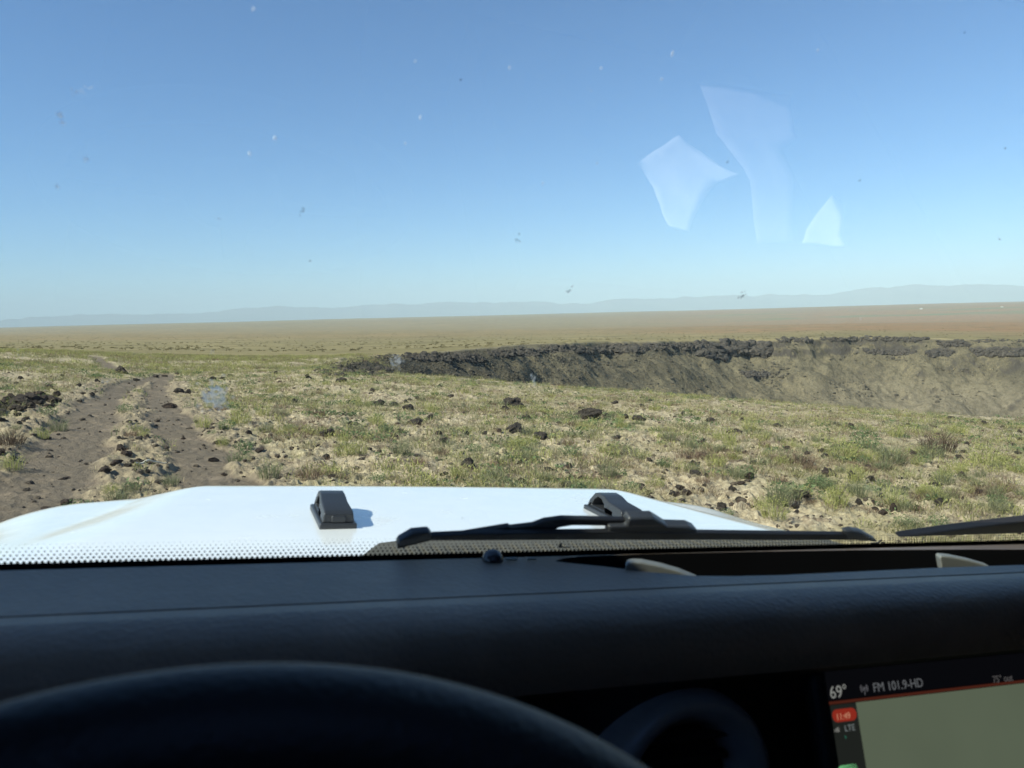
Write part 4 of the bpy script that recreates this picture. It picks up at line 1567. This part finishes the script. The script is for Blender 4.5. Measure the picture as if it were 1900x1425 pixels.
splats('bug_splat', SP_D, film('bug_film', (0.10, 0.10, 0.11), 0.5, 0.3), 'small dark insect splats on the glass')
# small printed marks on the black band
for px, py, sgn in ((1035, 1016, 1), (1616, 1009, -1)):
    pts = [(px, py), (px + 4, py - 9), (px + 8, py - 9), (px + 7, py - 2), (px + 21, py - 2), (px + 21, py)] if sgn > 0 else [(px, py), (px, py - 3), (px + 12, py - 3), (px + 18, py - 9), (px + 20, py - 8), (px + 14, py)]
    v, f = extrude([on_ws(a, b, -0.0065) for a, b in pts], tuple(-WN * 0.0008))
    part('band_mark', v, f, simple('mark_grey', (0.30, 0.30, 0.28), 0.6), windshield)

# wipers --------------------------------------------------------------
def ws_solid(pts, o0, o1):
    return extrude([on_ws(a, b, o0) for a, b in pts], tuple(WN * (o1 - o0)))


wip = D.objects.new('wiper', None)
COL.objects.link(wip)
wip.parent = vehicle
v, f = ws_solid([(737, 1020), (738, 1007), (768, 996), (880, 990.5), (1130, 987.5), (1300, 989), (1570, 992), (1622, 999), (1628, 1004), (1600, 1003), (1100, 1002.5), (800, 1004)], 0.008, 0.018)
part('blade', v, f, M_RUBBER, wip, bevel=0.002)
v, f = ws_solid([(735, 1012), (741, 1003), (765, 989), (796, 986), (801, 992), (801, 1002), (742, 1015)], 0.007, 0.020)
part('blade_cap', v, f, M_TRIM, wip, bevel=0.004)
v, f = ws_solid([(1568, 986), (1582, 984), (1602, 988), (1624, 1000), (1629, 1007), (1572, 1003)], 0.007, 0.020)
part('blade_cap', v, f, M_TRIM, wip, bevel=0.004)
v, f = ws_solid([(860, 991), (945, 977), (949, 980), (990, 975), (1012, 967), (1045, 962.5), (1166, 965), (1166, 977), (1062, 976), (1038, 980), (1026, 986), (1000, 992), (880, 995)], 0.018, 0.028)
part('arm', v, f, M_RUBBER, wip, bevel=0.003)
v, f = ws_solid([(1130, 1000), (1130, 977), (1163, 976), (1168, 962), (1214, 961), (1226, 968), (1240, 977), (1280, 978), (1292, 983), (1300, 992), (1300, 1000)], 0.010, 0.030)
part('arm_mount', v, f, M_TRIM, wip, bevel=0.004)
wip2 = D.objects.new('wiper', None)
COL.objects.link(wip2)
wip2.parent = vehicle
v, f = ws_solid([(1668, 998), (1720, 990), (1800, 979), (1900, 967), (2060, 948), (2060, 984), (1900, 990), (1750, 995)], 0.012, 0.03)
part('arm', v, f, M_RUBBER, wip2, bevel=0.003)
v, f = ws_solid([(1822, 991), (1832, 985), (1850, 980), (1876, 975), (1884, 976), (1862, 982), (1846, 989)], 0.03, 0.036)
part('blade_cap', v, f, M_TRIM, wip2, bevel=0.002)

# dashboard -----------------------------------------------------------
DZ = -0.29
DX0, DX1 = XL + 0.02, XR - 0.02
slot_px = [(1030, 1041), (1045, 1036), (1075, 1032.5), (1200, 1028), (1400, 1023.5), (1600, 1020.5), (1800, 1019.5), (2050, 1020)]
slot_px2 = [(2050, 1047), (1900, 1048), (1750, 1053), (1600, 1060), (1450, 1067), (1360, 1069), (1290, 1068.5), (1200, 1061), (1120, 1051), (1060, 1045)]
slot = [on_z(a, b, DZ)[:2] for a, b in slot_px + slot_px2]
bm = bmesh.new()
outer = [(DX0, 0.846), (DX1, 0.846), (DX1, 1.0), (DX0, 1.0)]
vo = [bm.verts.new((x, y, DZ)) for x, y in outer]
vs_ = [bm.verts.new((x, y, DZ)) for x, y in slot]
ed = [bm.edges.new((a, b)) for rg in (vo, vs_) for a, b in zip(rg, rg[1:] + rg[:1])]
bmesh.ops.triangle_fill(bm, use_beauty=True, edges=ed, normal=(0, 0, 1))
tv, tf = from_bm(bm)
prof = [(0.846, DZ), (0.8445, DZ - 0.006), (0.843, DZ - 0.0005), (0.82, DZ - 0.0015), (0.803, DZ - 0.004), (0.789, DZ - 0.0085), (0.777, DZ - 0.0155), (0.769, DZ - 0.025),
        (0.764, DZ - 0.037), (0.761, DZ - 0.050), (0.760, DZ - 0.066), (0.763, DZ - 0.085)]
xx = np.linspace(DX0, DX1, 3)
pvv = np.array([[(x, y, z) for x in xx] for y, z in prof]).reshape(-1, 3)
dash = part('dashboard', np.concatenate([tv, pvv]), tf + [grid_faces(len(prof), 3)[:, ::-1] + len(tv)], M_DASH, smooth=True)
front = [(0.999, DZ), (1.003, DZ - 0.004), (1.005, DZ - 0.05)]
fv = np.array([[(x, y, z) for x in xx] for y, z in front]).reshape(-1, 3)
part('front_edge', fv, grid_faces(3, 3), M_BLACK, dash)
face = [(0.7625, DZ - 0.080), (0.80, DZ - 0.11), (0.835, DZ - 0.19), (0.85, DZ - 0.28), (0.80, DZ - 0.55), (0.95, DZ - 0.85)]
fv = np.array([[(x, y, z) for x in xx] for y, z in face]).reshape(-1, 3)
part('dash_face', fv, grid_faces(len(face), 3)[:, ::-1], M_FACE, dash, smooth=True)
# recess below the slot
n = len(slot)
rv = np.array([(x, y, DZ) for x, y in slot] + [(x * 1.0, y, DZ - 0.075) for x, y in slot])
rf = np.array([[k, (k + 1) % n, n + (k + 1) % n, n + k] for k in range(n)])
bm = bmesh.new()
bvv = [bm.verts.new((x, y, DZ - 0.075)) for x, y in slot]
bm.faces.new(bvv)
bmesh.ops.triangulate(bm, faces=bm.faces[:])
b_v, b_f = from_bm(bm)
part('defrost_slot', np.concatenate([rv, b_v]), [rf] + [q + 2 * n for q in b_f], M_BLACK, dash)
for pts, Yp in (([(1160, 1075), (1160, 1050), (1164, 1045), (1172, 1043.5), (1190, 1044), (1225, 1051), (1260, 1061), (1295, 1075)], 0.925),
                ([(1748, 1060), (1744, 1034), (1748, 1031.5), (1765, 1033), (1800, 1040), (1835, 1050), (1850, 1060)], 0.925)):
    v, f = extrude([on_y(a, b, Yp) for a, b in pts], (0.012, 0.02, 0))
    part('slot_divider', v, f, M_FIN, dash, bevel=0.003)
c = on_z(914, 1040, DZ)
th = np.linspace(0, math.pi / 2, 12)
v, f = lathe((c[0], c[1], DZ), (1, 0, 0), (0, 1, 0), (0, 0, 1), [(0.0150 * math.cos(t), 0.0145 * math.sin(t) + 0.001) for t in th], 40)
part('light_sensor', v, f, M_CHROME, dash, smooth=True)
v, f = boxes([(c[0] + 0.018, c[0] + 0.034, c[1] - 0.006, c[1] - 0.001, DZ + 0.0015, DZ + 0.004), (c[0] + 0.048, c[0] + 0.062, c[1] - 0.008, c[1] - 0.005, DZ + 0.0015, DZ + 0.004)])
part('sensor_clip', v, f, M_FIN, dash)

# round air vent
vc = np.array([0.564, 0.779, -0.520])
VR = 1.08
ve_x, ve_y, ve_n = np.array([1.0, 0, 0]), np.array([0, 0.10, 0.995]), np.array([0, -0.995, 0.10])
v, f = lathe(vc, ve_x, ve_y, ve_n, [(r_ * VR, h_) for r_, h_ in ((0.112, -0.06), (0.108, 0.0), (0.103, 0.010), (0.096, 0.013), (0.086, 0.010), (0.074, -0.006), (0.066, -0.018), (0.064, -0.05))], 96)
vent = part('air_vent', v, f, plastic('vent_ring', (0.32, 0.32, 0.315), 0.35, 380, 0.2, 0.0006), smooth=True)
v, f = lathe(vc, ve_x, ve_y, ve_n, [(0.068, -0.030), (0.0, -0.030)], 64)
part('vent_back', v, f, M_BLACK, vent)
v, f = boxes([(vc[0] - 0.06, vc[0] + 0.06, vc[1] + 0.012, vc[1] + 0.028, vc[2] - 0.055 + 0.028 * k - 0.003, vc[2] - 0.055 + 0.028 * k + 0.003) for k in range(5)])
part('vent_slat', v, f, M_FACE, vent)

# touchscreen ---------------------------------------------------------
ST = math.radians(20)
SX, SY, SN = np.array([1.0, 0, 0]), np.array([0, math.sin(ST), math.cos(ST)]), np.array([0, -math.cos(ST), math.sin(ST)])
S0 = np.array([0.71, 0.72, -0.397]) * 1.09


def on_scr(px, py, off=0.0):
    r = vray(px, py)
    return r * ((S0 @ SN + off) / (r @ SN))


def scr_xy(px, py):
    p = on_scr(px, py) - S0
    return p @ SX, p @ SY


def scr_pt(x, y, off=0.0):
    return S0 + SX * x + SY * y + SN * off


def emit(name, col, strength=1.0, noise=False):
    t = NT(name)
    cc = col
    if noise:
        co = t.n('TexCoord').outputs['Object']
        cc = t.mix(t.noise(co, 7, 3, 0.5), tuple(q * 0.85 for q in col), tuple(q * 1.15 for q in col))
    e = t.n('Emission', {'Color': cc, 'Strength': strength})
    gl = t.n('BsdfGlossy', {'Color': (0.012, 0.012, 0.012), 'Roughness': 0.3})
    a = t.n('AddShader')
    t.t.links.new(e.outputs[0], a.inputs[0])
    t.t.links.new(gl.outputs[0], a.inputs[1])
    return t.finish(a)


def scr_quad(name, x0, x1, y0, y1, off, mat, parent):
    v, f = extrude([scr_pt(x0, y0, off), scr_pt(x1, y0, off), scr_pt(x1, y1, off), scr_pt(x0, y1, off)], tuple(SN * 0.0008))
    return part(name, v, f, mat, parent)


SW = 0.62
SH = 0.34
v, f = extrude([scr_pt(-0.022, -SH - 0.02, -0.03), scr_pt(SW + 0.02, -SH - 0.02, -0.03), scr_pt(SW + 0.02, 0.062, -0.03), scr_pt(-0.022, 0.062, -0.03)], tuple(SN * 0.03))
screen = part('touchscreen', v, f, M_FACE, bevel=0.012)
x1_, y1_ = scr_xy(1588, 1307)
scr_quad('status_bar', -0.002, SW, 0.001, 0.042, 0.0004, emit('screen_black', (0.0012, 0.0013, 0.0018)), screen)
scr_quad('divider_line', -0.002, SW, -0.0035, 0.0, 0.0006, emit('screen_red_line', (0.030, 0.007, 0.004)), screen)
scr_quad('side_bar', -0.001, x1_ - 0.0008, -SH, -0.0045, 0.0004, emit('screen_grey', (0.0065, 0.0075, 0.0065)), screen)
scr_quad('map_area', x1_, SW, -SH, -0.0045, 0.0005, emit('screen_map', (0.047, 0.058, 0.039), 1.0, True), screen)


def lettering(body, px, py, hpx, col, strength=1.0, w=1.0):
    x, y = scr_xy(px, py)
    x2, y2 = scr_xy(px, py - hpx)
    cu = D.curves.new('lettering', 'FONT')
    cu.body = body
    cu.size = (y2 - y) * VS / 0.70
    cu.extrude = 0.0001
    cu.materials.append(emit('screen_text', col, strength))
    o = link('lettering', cu, screen)
    R = Matrix(np.stack([SX * w, SY, SN], 1).tolist()).to_4x4()
    bpy.context.view_layer.update()
    me = D.meshes.new_from_object(o)
    D.objects.remove(o)
    o = link('lettering', me, screen)
    o.matrix_local = Matrix.Translation(loc(scr_pt(x, y, 0.0018))) @ R
    return o


lettering('69\u00b0', 1539, 1296, 23, (0.105, 0.108, 0.10))
lettering('FM 101.9-HD', 1619, 1284, 17, (0.05, 0.053, 0.056), w=1.0)
lettering('75\u00b0 out', 1841, 1267, 13, (0.035, 0.033, 0.033))
lettering('11:49', 1550, 1336, 12, (0.23, 0.10, 0.06))
lettering('LTE', 1566, 1357, 12, (0.07, 0.08, 0.08))
# pill behind the clock
xa, ya = scr_xy(1545, 1341)
xb, yb = scr_xy(1586, 1312)
hh = (yb - ya) / 2
arc = [(xb - hh + hh * math.cos(a), (ya + yb) / 2 + hh * math.sin(a)) for a in np.linspace(-math.pi / 2, math.pi / 2, 14)]
arc += [(xa + hh + hh * math.cos(a), (ya + yb) / 2 + hh * math.sin(a)) for a in np.linspace(math.pi / 2, 1.5 * math.pi, 14)]
v, f = extrude([scr_pt(a, b, 0.0007) for a, b in arc], tuple(SN * 0.0006))
part('clock_pill', v, f, emit('screen_red', (0.12, 0.011, 0.006)), screen)
# signal bars, arrow, aerial symbol, green icon
vv, ff = [], []
for k in range(4):
    a, b = scr_xy(1547 + 2.7 * k, 1358)
    q = extrude([scr_pt(a, b, 0.0007), scr_pt(a + 0.0016, b, 0.0007), scr_pt(a + 0.0016, b + 0.003 + 0.0012 * k, 0.0007), scr_pt(a, b + 0.003 + 0.0012 * k, 0.0007)], tuple(SN * 0.0005))
    vv.append(q)
bm_v = np.concatenate([q[0] for q in vv])
bm_f = np.concatenate([q[1][0] + 8 * k for k, q in enumerate(vv)])
part('signal_bars', bm_v, bm_f, emit('screen_white', (0.12, 0.12, 0.11)), screen)
v, f = extrude([on_scr(a, b, 0.0007) for a, b in ((1566, 1364), (1570, 1367), (1569, 1372))], tuple(SN * 0.0005))
part('arrow_mark', v, f, emit('screen_teal', (0.01, 0.07, 0.045)), screen)
xa, ya = scr_xy(1557, 1436)
xb, yb = scr_xy(1588, 1416)
arc = [(xb - 0.004 + 0.004 * math.cos(a), yb - 0.004 + 0.004 * math.sin(a)) for a in np.linspace(0, math.pi / 2, 6)] + \
      [(xa + 0.004 + 0.004 * math.cos(a), yb - 0.004 + 0.004 * math.sin(a)) for a in np.linspace(math.pi / 2, math.pi, 6)] + [(xa, ya - 0.01), (xb, ya - 0.01)]
v, f = extrude([scr_pt(a, b, 0.0007) for a, b in arc], tuple(SN * 0.0005))
part('app_icon', v, f, emit('screen_green', (0.07, 0.22, 0.09), 1.0, True), screen)
ax, ay = scr_xy(1602, 1277)
vv = []
for k, (r0, r1) in enumerate(((0.0, 0.0016), (0.003, 0.0042), (0.0055, 0.0067))):
    for s in ((1, -1) if k else (1,)):
        aa = np.linspace(-0.8, 0.8, 8) if k else np.linspace(0, 2 * math.pi, 10)[:-1]
        if k:
            pts = [(ax + s * r1 * math.cos(a), ay + r1 * math.sin(a)) for a in aa] + [(ax + s * r0 * math.cos(a), ay + r0 * math.sin(a)) for a in aa[::-1]]
        else:
            pts = [(ax + r1 * math.cos(a), ay + r1 * math.sin(a)) for a in aa]
        vv.append(pts)
vv.append([(ax - 0.0004, ay), (ax + 0.0004, ay), (ax + 0.0008, ay - 0.008), (ax - 0.0008, ay - 0.008)])
bm = bmesh.new()
for pts in vv:
    bm.faces.new([bm.verts.new(scr_pt(a, b, 0.0014)) for a, b in pts])
v, f = from_bm(bm)
part('aerial_symbol', v, f, emit('screen_dim', (0.05, 0.05, 0.055)), screen)

# steering wheel ------------------------------------------------------
TILT = 0.3266
wx_, wy_ = np.array([1.0, 0, 0]), np.array([0, math.sin(TILT), math.cos(TILT)])
WC = np.array([0.0045, 0.2227, -0.4751])
v, f = torus(WC, wx_, wy_, 0.325, 0.0292, 200, 32)
swl = part('steering_wheel', v, f, M_WHEEL, smooth=True)
wn_ = np.cross(wx_, wy_)
v, f = lathe(WC - wn_ * 0.0, wx_, wy_, -wn_, [(0.0, 0.05), (0.05, 0.045), (0.085, 0.03), (0.095, 0.0), (0.08, -0.05), (0.0, -0.06)], 48)
part('hub', v, f, M_FACE, swl, smooth=True)
for a in (math.radians(8), math.radians(172), math.radians(270)):
    d = math.cos(a) * wx_ + math.sin(a) * wy_
    e = np.cross(wn_, d)
    p = [WC + d * 0.08 + e * 0.03, WC + d * 0.31 + e * 0.02, WC + d * 0.31 - e * 0.02, WC + d * 0.08 - e * 0.03]
    v, f = extrude([q - wn_ * 0.01 for q in p], tuple(wn_ * 0.02))
    part('spoke', v, f, M_FACE, swl, bevel=0.004)

# ------------------------------------------------------------------ small things on the land
def stick():
    a, b = ground_hit(252, 868), ground_hit(310, 868)
    d = (b - a) / np.linalg.norm(b - a)
    n = 10
    v = []
    for k in range(n):
        q = k / (n - 1)
        p = a + (b - a) * q
        p = np.array([p[0], p[1], gz1(p[0], p[1]) + 0.05 + 0.01 * math.sin(3 * q)])
        for t in range(7):
            an = 2 * math.pi * t / 7
            v.append(p + 0.013 * (1 - 0.5 * q) * (np.array([0, 0, 1]) * math.sin(an) + np.array([-d[1], d[0], 0]) * math.cos(an)))
    o = link('stick', mesh_np('stick', np.array(v), grid_faces(n, 7, True), simple('bleached_wood', (0.55, 0.50, 0.40), 0.8), True))
    tag(o, 'thin bleached stick lying across the crown of the dirt track', 'stick')


stick()
for px, py, w, lab in ((1709, 578, 1.6, 'tiny white farm building far off on the plain, the one left of the other'), (1859, 575, 1.4, 'tiny white farm building far off on the plain near the right edge')):
    w_ = wray(px, py)
    r = 2900.0
    h = math.hypot(w_[0], w_[1])
    x, y = w_[0] / h * r, w_[1] / h * r
    z = gz1(x, y)
    s = w / FPX * r
    v = np.array([(-s, -s, -6), (s, -s, -6), (s, s, -6), (-s, s, -6), (-s, -s, s * 0.8), (s, -s, s * 0.8), (s, s, s * 0.8), (-s, s, s * 0.8), (-s, 0, s * 1.3), (s, 0, s * 1.3)]) + (x, y, z)
    fq = np.array([(0, 1, 5, 4), (2, 3, 7, 6), (4, 5, 9, 8), (6, 7, 8, 9), (3, 2, 1, 0)])
    ft = np.array([(1, 2, 6), (1, 6, 5), (5, 6, 9), (3, 0, 4), (3, 4, 7), (7, 4, 8)])
    o = link('farm_building', mesh_np('farm_building', v, [fq, ft], simple('white_wall', (0.5, 0.48, 0.43), 0.8)))
    tag(o, lab, 'building')


# ------------------------------------------------------------------ passenger seat with unseen pale stand-ins added to make the windshield reflections
def mirrored(px, py, z):
    p = on_ws(px, py)
    d = p / np.linalg.norm(p)
    r = d - 2 * (d @ WN) * WN
    return p + r * ((z - p[2]) / r[2])


v, f = box(0.35, 1.35, -0.75, 0.42, -1.05, -0.80)
part('seat', v, f, M_BLACK, bevel=0.05)
v, f = box(0.37, 1.33, -1.0, -0.70, -0.95, 0.10)
part('seat_back', v, f, M_BLACK, bevel=0.05)
bx_v, bx_f = box(0.62, 1.60, -0.69, 0.30, -0.80, -0.515)  # unseen box added to lift the reflected sheets into the sun
w_ = CAM + (RVW @ (bx_v * VS).T).T
o = link('sheet_riser', mesh_np('sheet_riser', w_ - w_.mean(0), bx_f, M_BLACK))
o.location = w_.mean(0)
tag(o, 'unseen dark box added on the passenger seat to raise the reflected sheets', 'box')
M_REFL_WHITE = simple('reflection_white', (0.90, 0.90, 0.88), 0.8, 0.2)  # white stand-in for the passenger's clothing mirrored in the glass
M_CLOTH = simple('pale_cloth', (0.38, 0.36, 0.40), 0.9, 0.1, var=0.25)  # stand-in for the sleeve and arm mirrored in the glass
for nm, pts, z, m, lab in (
        ('reflection_sheet', [(1182, 305), (1215, 283), (1255, 258), (1300, 290), (1345, 328), (1361, 335), (1345, 340), (1322, 348), (1300, 378), (1285, 405), (1273, 437), (1238, 425), (1222, 390), (1210, 352)], -0.48, M_REFL_WHITE, 'large unseen white sheet added in place of the passenger lap mirrored in the windshield'),
        ('reflection_sheet', [(1535, 372), (1552, 383), (1557, 392), (1553, 445), (1562, 464), (1520, 462), (1481, 459), (1492, 430), (1512, 400)], -0.48, M_REFL_WHITE, 'small unseen white sheet added to make the smaller pale reflection in the windshield'),
        ('cloth', [(1292, 165), (1400, 180), (1460, 185), (1474, 262), (1440, 285), (1468, 330), (1464, 455), (1400, 456), (1385, 345), (1365, 315), (1325, 255)], -0.50, M_CLOTH, 'unseen grey cloth added for the arm reflected between the two white sheets')):
    top = np.array([mirrored(a, b, z) for a, b in pts])
    bm = bmesh.new()
    vb = [bm.verts.new(p) for p in top]
    bmesh.ops.triangle_fill(bm, use_beauty=True, edges=[bm.edges.new((a, b)) for a, b in zip(vb, vb[1:] + vb[:1])], normal=(0, 0, 1))
    bmesh.ops.subdivide_edges(bm, edges=bm.edges[:], cuts=5, use_grid_fill=True)
    sol = bmesh.ops.extrude_face_region(bm, geom=bm.faces[:])
    for q in sol['geom']:
        if isinstance(q, bmesh.types.BMVert):
            q.co.z -= 0.004
    for q in bm.verts:
        q.co.z += 0.02 * float(fbm(np.array([q.co.x * 6.0]), np.array([q.co.y * 6.0]), 3, 151)) + 0.02
    bmesh.ops.recalc_face_normals(bm, faces=bm.faces[:])
    v, f = from_bm(bm)
    w = CAM + (RVW @ (v * VS).T).T
    c = w.mean(0)
    o = link(nm, mesh_np(nm, w - c, f, m, True))
    o.location = c
    tag(o, lab, 'cloth' if nm == 'cloth' else 'reflection_prop')
    print(nm, v.min(0), v.max(0))
